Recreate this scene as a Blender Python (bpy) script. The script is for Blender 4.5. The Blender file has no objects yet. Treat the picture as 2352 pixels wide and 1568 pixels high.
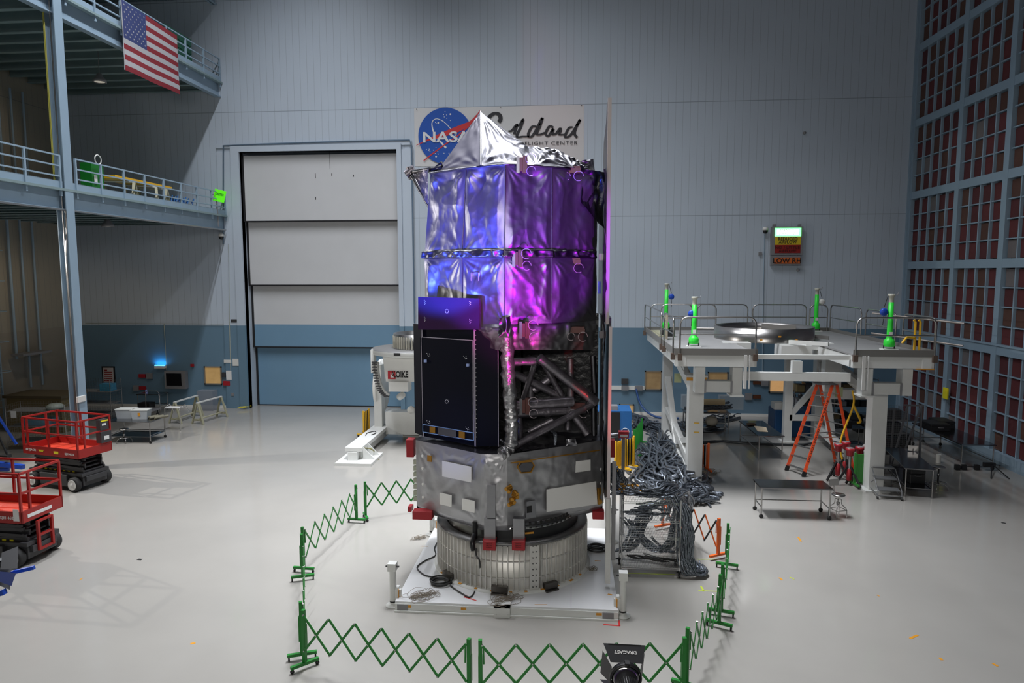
import bpy, math, random
from mathutils import Vector as V, Matrix, noise
random.seed(7)
S = bpy.context.scene
COL = S.collection
PI = math.pi
# ------------------------------------------------------------------ camera
F = 1575.57; CAMH = 6.8
YAW, PITCH, ROLL = -0.0872094, 0.0993082, 0.0017144
fwd = V((math.sin(YAW)*math.cos(PITCH), math.cos(YAW)*math.cos(PITCH), -math.sin(PITCH)))
rt = V((math.cos(YAW), -math.sin(YAW), 0)); dn = fwd.cross(rt)
rt2 = rt*math.cos(ROLL) + dn*math.sin(ROLL); dn2 = dn*math.cos(ROLL) - rt*math.sin(ROLL)
cd = bpy.data.cameras.new('camera'); cam = bpy.data.objects.new('camera', cd); COL.objects.link(cam)
cd.sensor_width = 36; cd.lens = F/2352*36; cd.clip_start = .05; cd.clip_end = 300
EYE = V((0, 0, CAMH))
cam.matrix_world = Matrix(((rt2.x, -dn2.x, -fwd.x, 0), (rt2.y, -dn2.y, -fwd.y, 0), (rt2.z, -dn2.z, -fwd.z, CAMH), (0, 0, 0, 1)))
S.camera = cam
S.view_settings.view_transform = 'Standard'; S.view_settings.look = 'None'; S.view_settings.gamma = 1
S.view_settings.use_curve_mapping = False; S.view_settings.exposure = -0.68
# ------------------------------------------------------------------ world and lights
w = bpy.data.worlds.new('world'); S.world = w; w.use_nodes = True
w.node_tree.nodes['Background'].inputs[0].default_value = (.7, .75, .85, 1)
w.node_tree.nodes['Background'].inputs[1].default_value = .05
def look_at(o, tgt):
    o.rotation_euler = (V(tgt)-o.location).to_track_quat('-Z', 'Y').to_euler()
def area(name, loc, tgt, sx, sy, power, color, spread=PI):
    d = bpy.data.lights.new(name, 'AREA'); d.shape = 'RECTANGLE'; d.size = sx; d.size_y = sy
    d.energy = power; d.color = color; d.spread = spread
    o = bpy.data.objects.new(name, d); COL.objects.link(o); o.location = loc; look_at(o, tgt); return o
def spot(name, loc, tgt, power, color, deg, blend=.5, r=.1):
    d = bpy.data.lights.new(name, 'SPOT'); d.energy = power; d.color = color; d.spot_size = math.radians(deg)
    d.spot_blend = blend; d.shadow_soft_size = r
    o = bpy.data.objects.new(name, d); COL.objects.link(o); o.location = loc; look_at(o, tgt); return o
COOL = (.93, .95, 1.0)
for nm, x, y, sx, sy, p in (('ceiling_lamp_row_left', -12.2, 21, .5, 14, 3000), ('ceiling_lamp_row_middle', -2.0, 20, .8, 13, 2100),
                        ('ceiling_lamp_row_right', 5.0, 20, .8, 12, 260)):
    area(nm, (x, y, 24.6), (x, y, 0), sx, sy, p, COOL, math.radians(118))
area('centre_pool_fill', (-1.5, 18.5, 24.5), (-1.5, 18, 0), 5, 6, 2600, COOL, math.radians(72))  # added narrow overhead fill, brightens the middle so the corners fall off
area('camera_side_fill', (-2, -7.2, 10.5), (-1.5, 15, 6), 9, 2, 620, (1.0, .96, .90), math.radians(100))  # added fill behind the camera to brighten faces turned towards it
spot('warm_gallery_light', (-20.5, 26.5, 8.6), (-23, 27.5, 0), 260, (1.0, .80, .55), 150, .6, .2)
spot('warm_upper_gallery_light', (-20.5, 27.5, 15.0), (-23.5, 25, 10), 160, (1.0, .82, .62), 150, .6, .2)
# theatrical lamps that colour the wrapped telescope
BARREL = V((-1.35, 14.6, 6.6))
spot('blue_stage_beam', (-8.5, 6.8, 2.6), (-2.35, 14.3, 7.75), 26000, (.05, .10, 1.0), 17.5, .25, .12)
spot('violet_stage_beam', (-4.2, 5.0, 3.2), (-1.75, 14.2, 7.4), 9000, (.22, .06, 1.0), 19, .3, .12)
spot('purple_stage_beam', (2.2, 6.2, 2.4), (-.7, 14.3, 7.4), 11000, (.42, .0, .9), 21.5, .45, .15)
spot('magenta_stage_beam', (.6, 8.6, 1.6), (-1.25, 14.0, 5.9), 4200, (1.0, .01, .55), 20, .9, .1)
spot('red_stage_beam', (2.9, 8.8, 1.2), (1.45, 14.2, 4.1), 1900, (1.0, .05, .06), 21, .7, .1)
# work light low under the left gallery and the warm lamps of the corners
spot('low_gallery_light', (-23.5, 20.3, 8.2), (-9, 20, 0), 5200, (1.0, .95, .88), 92, .5, .06)
spot('blue_low_beam', (-7.0, 7.0, 1.8), (-2.5, 14.2, 3.3), 700, (.08, .16, 1.0), 15, 1., .1)
# ------------------------------------------------------------------ pixel rays (2352 x 1568 frame) for measured positions
def ray(px, py):
    return (rt2*((px-1176)/F) + dn2*((py-784)/F) + fwd)
def G(px, py, z=0.):
    d = ray(px, py); return EYE + d*((z-CAMH)/d.z)
def AY(px, py, y):
    d = ray(px, py); return EYE + d*(y/d.y)
def AX(px, py, x):
    d = ray(px, py); return EYE + d*(x/d.x)
def HIT(px, py, P0, N):
    d = ray(px, py); return EYE + d*((V(P0)-EYE).dot(N)/d.dot(N))
# ------------------------------------------------------------------ materials
MATS = {}
def mat(name, col, rough=.5, metal=0., var=0., vscale=8., bump=0., bscale=30., emit=None, estr=1., alpha=1., trans=0., coat=0., stretch=None, spec=.5):
    if name in MATS: return MATS[name]
    m = bpy.data.materials.new(name); m.use_nodes = True; nt = m.node_tree; b = nt.nodes['Principled BSDF']
    b.inputs['Base Color'].default_value = (*col, 1); b.inputs['Roughness'].default_value = rough
    b.inputs['Metallic'].default_value = metal; b.inputs['Alpha'].default_value = alpha
    b.inputs['Transmission Weight'].default_value = trans; b.inputs['Coat Weight'].default_value = coat
    b.inputs['Specular IOR Level'].default_value = spec
    if var or bump:
        tc = nt.nodes.new('ShaderNodeTexCoord'); src = tc.outputs['Object']
        if stretch:
            mp = nt.nodes.new('ShaderNodeMapping'); mp.inputs['Scale'].default_value = stretch
            nt.links.new(src, mp.inputs[0]); src = mp.outputs[0]
    if var:
        n = nt.nodes.new('ShaderNodeTexNoise'); n.inputs['Scale'].default_value = vscale; n.inputs['Detail'].default_value = 5
        nt.links.new(src, n.inputs['Vector'])
        mx = nt.nodes.new('ShaderNodeMixRGB'); mx.inputs[1].default_value = (*[c*(1-var) for c in col], 1)
        mx.inputs[2].default_value = (*[min(1, c*(1+var)) for c in col], 1)
        nt.links.new(n.outputs['Fac'], mx.inputs[0]); nt.links.new(mx.outputs[0], b.inputs['Base Color'])
    if bump:
        n2 = nt.nodes.new('ShaderNodeTexNoise'); n2.inputs['Scale'].default_value = bscale; n2.inputs['Detail'].default_value = 6
        nt.links.new(src, n2.inputs['Vector'])
        bp = nt.nodes.new('ShaderNodeBump'); bp.inputs['Strength'].default_value = bump; bp.inputs['Distance'].default_value = .03
        nt.links.new(n2.outputs['Fac'], bp.inputs['Height']); nt.links.new(bp.outputs[0], b.inputs['Normal'])
    if emit:
        b.inputs['Emission Color'].default_value = (*emit, 1); b.inputs['Emission Strength'].default_value = estr
    MATS[name] = m; return m
def srgb(r, g, b):
    return tuple(((c/255)/12.92 if c <= 10 else ((c/255+.055)/1.055)**2.4) for c in (r, g, b))
WHITE = mat('white_paint', (.72, .72, .69), .42, var=.04, vscale=3)
WHITE2 = mat('white_powder_coat', (.66, .67, .65), .38, var=.05, vscale=4)
STEELB = mat('blue_grey_steel_paint', (.27, .37, .46), .5, var=.07, vscale=2.5)
STEELD = mat('dark_deck_steel', (.22, .30, .31), .55, var=.1, vscale=2)
SS = mat('stainless_steel', (.42, .41, .40), .28, 1., var=.08, vscale=6)
SSD = mat('brushed_table_steel', (.26, .26, .27), .15, 1., var=.15, vscale=3)
CHROME = mat('chrome', (.62, .62, .62), .15, 1.)
PALEALU = mat('pale_machined_aluminium', (.62, .61, .58), .42, .55, var=.1, vscale=5)
ALU = mat('milled_aluminium', (.58, .58, .57), .3, 1., var=.12, vscale=5)
BLACK = mat('black_plastic', (.012, .012, .013), .45)
RUBBER = mat('black_rubber', (.02, .02, .02), .7, var=.2)
DGREY = mat('dark_grey_paint', (.045, .045, .048), .45, var=.1)
GREY = mat('grey_plastic', (.22, .22, .23), .5, var=.06)
GREEN = mat('green_barrier_paint', (.006, .17, .016), .42, var=.12)
LIME = mat('bright_green_paint', (.03, .75, .05), .4, var=.05)
ORANGE = mat('orange_fibreglass', (.78, .085, .02), .4, var=.06)
ORANGEP = mat('orange_paint', (.72, .12, .015), .42, var=.08)
YELLOW = mat('yellow_paint', (.74, .42, .015), .42, var=.08)
RED = mat('red_machine_paint', (.33, .012, .010), .38, var=.1)
REDDECK = mat('red_deck_plate', (.60, .045, .02), .42, bump=.35, bscale=60)
REDTAG = mat('red_cover', (.36, .012, .02), .5, var=.05)
BLUE = mat('blue_paint', (.02, .12, .34), .45, var=.08)
DBLUE = mat('deep_blue_paint', (.008, .06, .42), .4)
TIMBER = mat('painted_timber', (.36, .35, .24), .6, var=.15, vscale=12)
LABEL = mat('white_label', (.75, .75, .74), .5)
YLABEL = mat('yellow_label', (.85, .75, .02), .5)
INK = mat('black_ink', (.01, .01, .01), .6)
TAPE = mat('amber_tape', (.62, .27, .02), .4, var=.1)
REDTAPE = mat('red_tape', (.55, .02, .02), .5)
GTAPE = mat('green_tape', (.45, .55, .03), .5)
FOIL = mat('silver_foil', (.31, .31, .33), .42, .94, bump=.16, bscale=4, var=.06)
FOILS = mat('shiny_foil', (.18, .18, .195), .36, 1., bump=.15, bscale=5)
FOILD = mat('dark_foil', (.27, .25, .28), .40, .85, bump=.5, bscale=9, var=.2)
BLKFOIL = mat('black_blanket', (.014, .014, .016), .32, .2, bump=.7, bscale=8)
SOLAR = mat('black_solar_cell_sheet', (.003, .004, .012), .55, .0, spec=.12)
RADIATOR = mat('white_radiator', (.78, .78, .76), .5)
CLEAR = mat('clear_plastic', (.80, .84, .86), .12, alpha=.32)
CABLE = mat('grey_cable_wrap', (.17, .19, .22), .26, .8, bump=.6, bscale=25, var=.3, vscale=3)
BCABLE = mat('black_cable', (.015, .015, .015), .5)
TWINE = mat('thin_tan_wire', (.20, .17, .13), .5)
AMBER = mat('amber_kapton', (.45, .22, .03), .3, .6)
GLOWW = mat('warm_window_glow', (.5, .35, .15), .5, emit=(1, .62, .25), estr=.75)
# ------------------------------------------------------------------ mesh builder
class M:
    def __init__(s): s.v = []; s.f = []; s.m = []; s.s = []; s.mi = 0
    def add(s, vs, fs, sm=False, mi=None):
        o = len(s.v); s.v += [tuple(v) for v in vs]; s.f += [tuple(i+o for i in f) for f in fs]
        s.m += [s.mi if mi is None else mi]*len(fs); s.s += [sm]*len(fs); return s
    def box(s, c, d, rz=0, mi=None, R=None):
        hx, hy, hz = d[0]/2, d[1]/2, d[2]/2; c = V(c)
        R = R or Matrix.Rotation(rz, 3, 'Z')
        vs = [c + R @ V((x*hx, y*hy, z*hz)) for z in (-1, 1) for y in (-1, 1) for x in (-1, 1)]
        return s.add(vs, [(0, 2, 3, 1), (4, 5, 7, 6), (0, 1, 5, 4), (2, 6, 7, 3), (0, 4, 6, 2), (1, 3, 7, 5)], False, mi)
    def bb(s, lo, hi, mi=None):
        return s.box([(a+b)/2 for a, b in zip(lo, hi)], [abs(b-a) for a, b in zip(lo, hi)], mi=mi)
    def bar(s, p, q, w, h=None, mi=None, up=(0, 0, 1)):
        p, q = V(p), V(q); h = h or w; d = (q-p); L = d.length
        if L < 1e-6: return s
        d.normalize(); u = V(up)
        if abs(d.dot(u)) > .98: u = V((0, 1, 0))
        x = d.cross(u).normalized(); z = x.cross(d)
        return s.box((p+q)/2, (w, L, h), R=Matrix((x, d, z)).transposed(), mi=mi)
    def tube(s, pts, r, n=8, closed=False, mi=None, caps=True):
        pts = [V(p) for p in pts]; N = len(pts)
        if N < 2: return s
        rr = r if isinstance(r, (list, tuple)) else [r]*N
        vs = []; prev = None
        for i, p in enumerate(pts):
            if closed: t = pts[(i+1) % N]-pts[i-1]
            else: t = pts[min(i+1, N-1)]-pts[max(i-1, 0)]
            if t.length < 1e-9: t = V((0, 0, 1))
            t.normalize()
            if prev is None:
                a = V((0, 0, 1)) if abs(t.z) < .9 else V((1, 0, 0)); x = t.cross(a).normalized()
            else:
                x = prev - t*prev.dot(t)
                if x.length < 1e-6: x = t.cross(V((0, 1, .1)))
                x.normalize()
            prev = x; y = t.cross(x)
            vs += [p + (x*math.cos(2*PI*k/n) + y*math.sin(2*PI*k/n))*rr[i] for k in range(n)]
        fs = []
        for i in range(N if closed else N-1):
            a = i*n; b = ((i+1) % N)*n
            fs += [(a+k, a+(k+1) % n, b+(k+1) % n, b+k) for k in range(n)]
        s.add(vs, fs, True, mi)
        if caps and not closed:
            s.add(vs[:n], [tuple(range(n))[::-1]], False, mi); s.add(vs[-n:], [tuple(range(n))], False, mi)
        return s
    def cyl(s, p, q, r, r2=None, n=16, mi=None):
        return s.tube([p, q], [r, r if r2 is None else r2], n, mi=mi)
    def lathe(s, prof, n=32, c=(0, 0, 0), a0=0, a1=2*PI, mi=None, sm=True, axis='Z'):
        full = abs(a1-a0-2*PI) < 1e-6; K = n if full else n+1; c = V(c); vs = []
        for r, z in prof:
            for k in range(K):
                a = a0+(a1-a0)*k/n; p = V((r*math.cos(a), r*math.sin(a), z))
                if axis == 'X': p = V((p.z, p.x, p.y))
                if axis == 'Y': p = V((p.x, p.z, p.y))
                vs.append(c+p)
        fs = []
        for i in range(len(prof)-1):
            for k in range(n):
                k2 = (k+1) % K; fs.append((i*K+k, i*K+k2, (i+1)*K+k2, (i+1)*K+k))
        return s.add(vs, fs, sm, mi)
    def prism(s, poly, z0, z1, mi=None):
        n = len(poly); vs = [(x, y, z0) for x, y in poly]+[(x, y, z1) for x, y in poly]
        fs = [tuple(range(n))[::-1], tuple(range(n, 2*n))]+[(i, (i+1) % n, n+(i+1) % n, n+i) for i in range(n)]
        return s.add(vs, fs, False, mi)
    def slab(s, pts, t, mi=None):
        """outline of 3D points extruded by the vector t"""
        pts = [V(p) for p in pts]; t = V(t); n = len(pts)
        vs = pts+[p+t for p in pts]
        return s.add(vs, [tuple(range(n))[::-1], tuple(range(n, 2*n))]+[(i, (i+1) % n, n+(i+1) % n, n+i) for i in range(n)], False, mi)
    def face(s, pts, mi=None):
        return s.add(pts, [tuple(range(len(pts)))], False, mi)
    def build(s, name, mats, par=None, world=False, bevel=0, label=None):
        me = bpy.data.meshes.new(name)
        vs = s.v
        if world and par is not None:
            r = par
            while r.parent: r = r.parent
            inv = Matrix.LocRotScale(r.location, r.rotation_euler, None).inverted(); vs = [tuple(inv @ V(v)) for v in vs]
        me.from_pydata(vs, [], s.f); me.validate()
        if not isinstance(mats, (list, tuple)): mats = [mats]
        for m in mats: me.materials.append(m)
        if len(me.polygons) == len(s.f):
            me.polygons.foreach_set('material_index', s.m); me.polygons.foreach_set('use_smooth', s.s)
        me.update()
        o = bpy.data.objects.new(name, me); COL.objects.link(o)
        if par is not None: o.parent = par
        if label: o['label'] = label
        if bevel:
            b = o.modifiers.new('bevel', 'BEVEL'); b.width = bevel; b.segments = 2; b.limit_method = 'ANGLE'
        return o
def tag(o, label, cat, group=None, kind=None):
    o['label'] = label; o['category'] = cat
    if group: o['group'] = group
    if kind: o['kind'] = kind
    return o
def thing(name, label, cat, loc=(0, 0, 0), rz=0, group=None):
    o = bpy.data.objects.new(name, None); COL.objects.link(o); o.location = loc; o.rotation_euler = (0, 0, rz)
    o.empty_display_size = .2
    return tag(o, label, cat, group)
def struct(o): o['kind'] = 'structure'; return o
def kids(o): return [c for c in bpy.data.objects if c.parent == o]
def copy_tree(o, par=None, ch=None):
    c = o.copy(); COL.objects.link(c); c.parent = par
    for k in kids(o): copy_tree(k, c)
    return c
def dup(o, label, loc, rz=None):
    c = copy_tree(o); c.location = loc
    if rz is not None: c.rotation_euler = (0, 0, rz)
    c['label'] = label; return c
def text(name, body, mt, par, org, ax, ay, h, w=None, depth=.004, bold=0., shear=0., space=1., label=None, align='C', world=True):
    """raised lettering: org = centre of the line, ax/ay = directions of writing and up, h = capital height, w = fitted width"""
    cu = bpy.data.curves.new(name, 'FONT'); cu.body = body; cu.size = 1; cu.offset = bold; cu.shear = shear; cu.space_character = space
    cu.align_x = 'LEFT'; cu.resolution_u = 3; cu.extrude = .001
    t = bpy.data.objects.new('tmp', cu); COL.objects.link(t)
    me = bpy.data.meshes.new_from_object(t, depsgraph=bpy.context.evaluated_depsgraph_get())
    vs = [v.co.copy() for v in me.vertices]; fs = [tuple(p.vertices) for p in me.polygons]
    bpy.data.objects.remove(t); bpy.data.curves.remove(cu); bpy.data.meshes.remove(me)
    x0 = min(v.x for v in vs); x1 = max(v.x for v in vs); y0 = min(v.y for v in vs); y1 = max(v.y for v in vs)
    sy = h/(y1-y0) if '\n' not in body else h/(y1-y0); sx = (w/(x1-x0)) if w else sy
    ax, ay = V(ax).normalized(), V(ay).normalized(); n = ax.cross(ay); org = V(org)
    xm = (x0+x1)/2; ym = (y0+y1)/2
    m = M(); m.add([org + ax*((v.x-xm)*sx) + ay*((v.y-ym)*sy) + n*(depth*(1 if v.z > 0 else 0)) for v in vs], fs)
    return m.build(name, mt, par, world=world, label=label)
def arc(c, r, a0, a1, n, ax=(1, 0, 0), ay=(0, 0, 1)):
    c, ax, ay = V(c), V(ax), V(ay)
    return [c+ax*(r*math.cos(a0+(a1-a0)*i/n))+ay*(r*math.sin(a0+(a1-a0)*i/n)) for i in range(n+1)]
def spline(pts, k=6):
    pts = [V(p) for p in pts]; out = []
    for i in range(len(pts)-1):
        p0 = pts[max(i-1, 0)]; p1 = pts[i]; p2 = pts[i+1]; p3 = pts[min(i+2, len(pts)-1)]
        for j in range(k):
            t = j/k; out.append(.5*((2*p1)+(p2-p0)*t+(2*p0-5*p1+4*p2-p3)*t*t+(3*p1-p0-3*p2+p3)*t**3))
    return out+[pts[-1]]
# ================================================================== THE HALL
WY, RX, LX, CZ = 33.0, 15.2, -25.1, 27.0
def wall_mat(name, band, base=(.50, .57, .65), gx=True):
    m = bpy.data.materials.new(name); m.use_nodes = True; nt = m.node_tree; N = nt.nodes; L = nt.links; b = N['Principled BSDF']
    b.inputs['Roughness'].default_value = .5
    tc = N.new('ShaderNodeTexCoord'); sp = N.new('ShaderNodeSeparateXYZ'); L.new(tc.outputs['Object'], sp.inputs[0])
    def mth(op, a, bv, c=None):
        n = N.new('ShaderNodeMath'); n.operation = op
        for i, q in enumerate((a, bv)):
            if isinstance(q, (int, float)): n.inputs[i].default_value = q
            else: L.new(q, n.inputs[i])
        return n.outputs[0]
    ax = sp.outputs['X'] if gx else sp.outputs['Y']
    fx = mth('FRACT', mth('DIVIDE', ax, .335), 0); g1 = mth('LESS_THAN', fx, .045)
    up = mth('GREATER_THAN', sp.outputs['Z'], 4.2)
    g1 = mth('MULTIPLY', mth('MULTIPLY', g1, up), .42)
    gs = None
    for z in (9.45, 14.6, 19.8):
        d = mth('LESS_THAN', mth('ABSOLUTE', mth('SUBTRACT', sp.outputs['Z'], z), 0), .014); gs = d if gs is None else mth('MAXIMUM', gs, d)
    g = mth('MAXIMUM', g1, mth('MULTIPLY', gs, .6))
    nz = N.new('ShaderNodeTexNoise'); nz.inputs['Scale'].default_value = .35; nz.inputs['Detail'].default_value = 6; L.new(tc.outputs['Object'], nz.inputs[0])
    mx = N.new('ShaderNodeMixRGB'); mx.inputs[1].default_value = (*[c*.94 for c in base], 1); mx.inputs[2].default_value = (*[c*1.04 for c in base], 1); L.new(nz.outputs['Fac'], mx.inputs[0])
    mb = N.new('ShaderNodeMixRGB'); mb.inputs[1].default_value = (*band, 1); L.new(up, mb.inputs[0]); L.new(mx.outputs[0], mb.inputs[2])
    mg = N.new('ShaderNodeMixRGB'); mg.inputs[2].default_value = (.10, .13, .16, 1); L.new(mb.outputs[0], mg.inputs[1]); L.new(g, mg.inputs[0])
    L.new(mg.outputs[0], b.inputs['Base Color'])
    return m
WALLM = wall_mat('panelled_wall', (.13, .225, .31))
WALLL = wall_mat('beige_panel_wall', (.30, .27, .22), (.34, .31, .25), False)
BAND = mat('blue_wall_paint', (.13, .225, .31), .5, var=.04, vscale=1)
PALE = mat('pale_blue_wall_paint', (.50, .57, .65), .5, var=.03, vscale=1)
# floor
fm = bpy.data.materials.new('epoxy_floor'); fm.use_nodes = True; nt = fm.node_tree; N = nt.nodes; L = nt.links; b = N['Principled BSDF']
tc = N.new('ShaderNodeTexCoord'); n1 = N.new('ShaderNodeTexNoise'); n1.inputs['Scale'].default_value = .45; n1.inputs['Detail'].default_value = 7
L.new(tc.outputs['Object'], n1.inputs[0]); mx = N.new('ShaderNodeMixRGB'); mx.inputs[1].default_value = (.285, .276, .256, 1); mx.inputs[2].default_value = (.355, .342, .315, 1)
L.new(n1.outputs['Fac'], mx.inputs[0]); L.new(mx.outputs[0], b.inputs['Base Color']); b.inputs['Roughness'].default_value = .16; b.inputs['Specular IOR Level'].default_value = .42
n2 = N.new('ShaderNodeTexNoise'); n2.inputs['Scale'].default_value = 3; n2.inputs['Detail'].default_value = 3; L.new(tc.outputs['Object'], n2.inputs[0])
mr = N.new('ShaderNodeMapRange'); mr.inputs[3].default_value = .06; mr.inputs[4].default_value = .22; L.new(n2.outputs['Fac'], mr.inputs[0]); L.new(mr.outputs[0], b.inputs['Roughness'])
struct(M().bb((LX-.3, -8.3, -.2), (RX+.6, 34.6, 0)).build('floor', fm))
struct(M().bb((LX-.3, -8.3, CZ), (RX+.6, 34.6, CZ+.2)).build('ceiling', mat('ceiling_panels', (.35, .37, .4), .7, var=.05)))
# back wall with the doorway hole: X -16.24..-8.4, height 12.7
DX0, DX1, DH = -16.24, -8.40, 12.70
m = M(); m.bb((LX, WY, 0), (DX0, WY+.3, CZ)); m.bb((DX1, WY, 0), (RX+.5, WY+.3, CZ)); m.bb((DX0, WY, DH), (DX1, WY+.3, CZ))
wb = struct(m.build('wall_back', WALLM))
struct(M().bb((LX-.3, -8, 0), (LX, 34.6, CZ)).build('wall_left', WALLL))
struct(M().bb((LX, -8.3, 0), (RX+.5, -8, CZ)).build('wall_front', mat('front_wall_paint', (.28, .30, .33), .6, var=.1, vscale=.6)))
m = M(); m.bb((LX, WY-.02, .0), (DX0-1.25, WY, .13)); m.bb((DX1+.9, WY-.02, 0), (RX-.1, WY, .13)); struct(m.build('baseboard_back', WHITE))
# vertical lift door, four telescoping leaves, each lower one set further back
dt = bpy.data.objects.new('door_1', None); COL.objects.link(dt); dt.location = (DX0, WY, 0); struct(dt)
DOORW = mat('door_white', (.60, .61, .62), .5, var=.05, vscale=.8); DOORB = mat('door_blue', (.165, .30, .43), .5, var=.05, vscale=.8)
SEAL = mat('door_seal_rubber', (.008, .008, .01), .6)
zs = [(9.40, 12.55), (6.25, 9.34), (3.10, 6.19), (.05, 3.04)]
for i, (z0, z1) in enumerate(zs):
    y = WY+.16+.24*i; xl = DX0+.10
    if i == 2:
        m = M(); m.bb((xl, y, z0), (DX1, y+.1, 4.22), 1); m.bb((xl, y, 4.22), (DX1, y+.1, z1), 0); m.build('door_leaf', [DOORW, DOORB], dt, True)
    else: M().bb((xl, y, z0), (DX1, y+.1, z1)).build('door_leaf', DOORB if i == 3 else DOORW, dt, True)
    M().bb((xl-.02, y-.02, z0-.065), (DX1, y+.12, z0)).bb((xl-.09, y-.03, z0-.06), (xl+.01, y+.14, z1+.02)).build('door_seal', SEAL, dt, True)
m = M()
for (px, py, hh) in ((724, 398, .22), (757, 345, .9), (762, 398, .12), (725, 452, .14), (812, 401, .10)):
    p = AY(px, py, WY+.155); m.box((p.x, p.y, p.z-hh/2), (.035 if hh < .5 else .02, .006, hh))
m.build('door_scuffs', INK, dt, True)
# reveal of the doorway and the ribbed casing round it
m = M(); m.bb((DX0-.05, WY, 0), (DX0, WY+1.15, DH)); m.bb((DX1, WY, 0), (DX1+.05, WY+1.15, DH)); m.bb((DX0, WY, DH), (DX1, WY+1.15, DH+.05)); m.bb((DX0-.3, WY+1.15, 0), (DX1+.3, WY+1.3, DH+.3))
struct(m.build('trim_1', PALE))
m = M()
for mi, za, zb in ((1, 0, 4.22), (0, 4.22, DH)):
    m.bb((DX0-.42, WY-.14, za), (DX0, WY-.02, zb), mi); m.bb((DX0-1.15, WY-.07, za), (DX0-.42, WY-.01, zb), mi)
    m.bb((DX1, WY-.14, za), (DX1+.22, WY-.02, zb), mi); m.bb((DX1+.22, WY-.07, za), (DX1+.72, WY-.01, zb), mi)
m.bb((DX0-.42, WY-.14, DH), (DX1+.22, WY-.02, DH+.27), 0); m.bb((DX0-1.15, WY-.07, DH+.2), (DX1+.72, WY-.01, DH+.42), 0)
struct(m.build('trim_2', [PALE, BAND]))
# ---- right wall: steel grid filled with filter panels
FILT = [mat('filter_red', (.11, .022, .024), .75, var=.25, vscale=2), mat('filter_maroon', (.085, .019, .022), .75, var=.25, vscale=2),
        mat('filter_brown', (.095, .042, .03), .75, var=.25, vscale=2), mat('filter_grey', (.16, .14, .14), .7, var=.15, vscale=2)]
BEAMZ = [-2.0, 4.02, 7.12, 10.22, 13.38, 16.63, 19.8, 23.0, 26.0]
MUL = [32.9, 29.08, 26.0, 22.9, 19.8, 16.7, 13.6, 10.5, 7.4, 4.3, 1.2, -1.9, -5, -8]
rw = bpy.data.objects.new('wall_right', None); COL.objects.link(rw); rw.location = (RX, 20, 0); struct(rw)
M().bb((RX+.24, -8, 0), (RX+.5, WY+.3, CZ)).build('backing', DGREY, rw, True)
m = M()
for z in BEAMZ[1:]: m.bb((RX-.04, -8, z-.16), (RX+.24, WY, z+.16))
for y in MUL: m.bb((RX-.05, y-.15, 0), (RX+.24, y+.15, CZ))
m.bb((RX-.08, -8, 4.18), (RX+.24, WY, 4.24)); m.bb((RX-.10, -8, 0), (RX+.24, WY, .42))
m.build('main_frame', STEELB, rw, True)
for bi in range(5):                     # bays in view (and one beyond the frame's edge)
    ya, yb = MUL[bi+1]+.15, MUL[bi]-.15; ncol = 5 if bi == 0 else 4
    for li in range(8):
        z0 = BEAMZ[li]+.16 if li else .42; z1 = BEAMZ[li+1]-.16; rows = 5 if li == 0 else 4
        mb = M(); mp = M(); dy = (yb-ya)/ncol; dz = (z1-z0)/rows
        for c in range(1, ncol): mb.bb((RX+.0, ya+c*dy-.03, z0), (RX+.2, ya+c*dy+.03, z1))
        for r in range(1, rows): mb.bb((RX+.02, ya, z0+r*dz-.02), (RX+.22, yb, z0+r*dz+.02))
        for c in range(ncol):
            for r in range(rows):
                q = random.random(); top = li/8
                k = 3 if q < .06 else (2 if q < .18+.5*top else (1 if q < .6+.2*top else 0))
                mp.bb((RX+.09, ya+c*dy+.05, z0+r*dz+.03), (RX+.2, ya+(c+1)*dy-.05, z0+(r+1)*dz-.05), k)
        mb.build('mullion_grid', STEELB, rw, True); mp.build('filter_panel', FILT, rw, True)
m = M()
for z0, z1 in ((0, CZ),): m.bb((RX-.12, WY-.12, z0), (RX, WY, z1))
struct(m.build('trim_3', STEELB))
# ---- galleries on the left
GX = -17.05
def gallery(z, label, y0, joist_n):
    g = thing('gallery', label, 'gallery', (GX, WY, z))
    m = M(); m.bb((GX-.28, y0, z-.33), (GX-.02, WY, z-.28)); m.bb((GX-.28, y0, z+.33), (GX-.02, WY, z+.38)); m.bb((GX-.16, y0, z-.33), (GX-.12, WY, z+.33))
    m.bb((GX-.04, y0, z+.38), (GX, WY, z+.62))
    m.build('edge_beam', STEELB, g, True)
    m = M(); m.bb((LX, y0, z+.38), (GX-.04, WY, z+.46)); m.build('deck', STEELD, g, True)
    m = M(); 
    for i in range(joist_n):
        y = WY-.25-i*(WY-.25-y0)/(joist_n-1)
        m.bb((LX, y-.02, z-.05), (GX-.28, y+.02, z+.38)); m.bb((LX, y-.1, z-.08), (GX-.28, y+.1, z-.05))
    for i in range(18):
        x = LX+.3+i*.45
        m.bb((x, y0, z+.30), (x+.2, WY, z+.38))
    m.build('joists', STEELD, g, True)
    return g
def railing(par, y0, y1, z, n, h=1.07, x=GX):
    m = M(); zb = z+.62
    for hh in (h, h*.68, h*.36): m.bar((x+.02, y0, zb+hh-.24), (x+.02, y1, zb+hh-.24), .055, .045)
    rl = m.build('handrail', STEELB, par, True)
    for i in range(n+1):
        y = y0+(y1-y0)*i/n
        M().bb((x-.015, y-.035, z+.12), (x+.05, y+.035, zb+h-.22)).build('rail_post', STEELB, par, True)
g1 = gallery(9.27, 'lower blue steel gallery with railing, below the flag at left', 13, 20)
g3 = gallery(19.95, 'gallery', 13, 18)  # unseen third gallery above the view, added to shade the top left wall
del g3['label'], g3['category']; g3.name = 'unseen_top_gallery'; struct(g3)
railing(g1, 13.0, 21.9, 9.27, 6); railing(g1, 22.65, 32.9, 9.27, 8)
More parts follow.
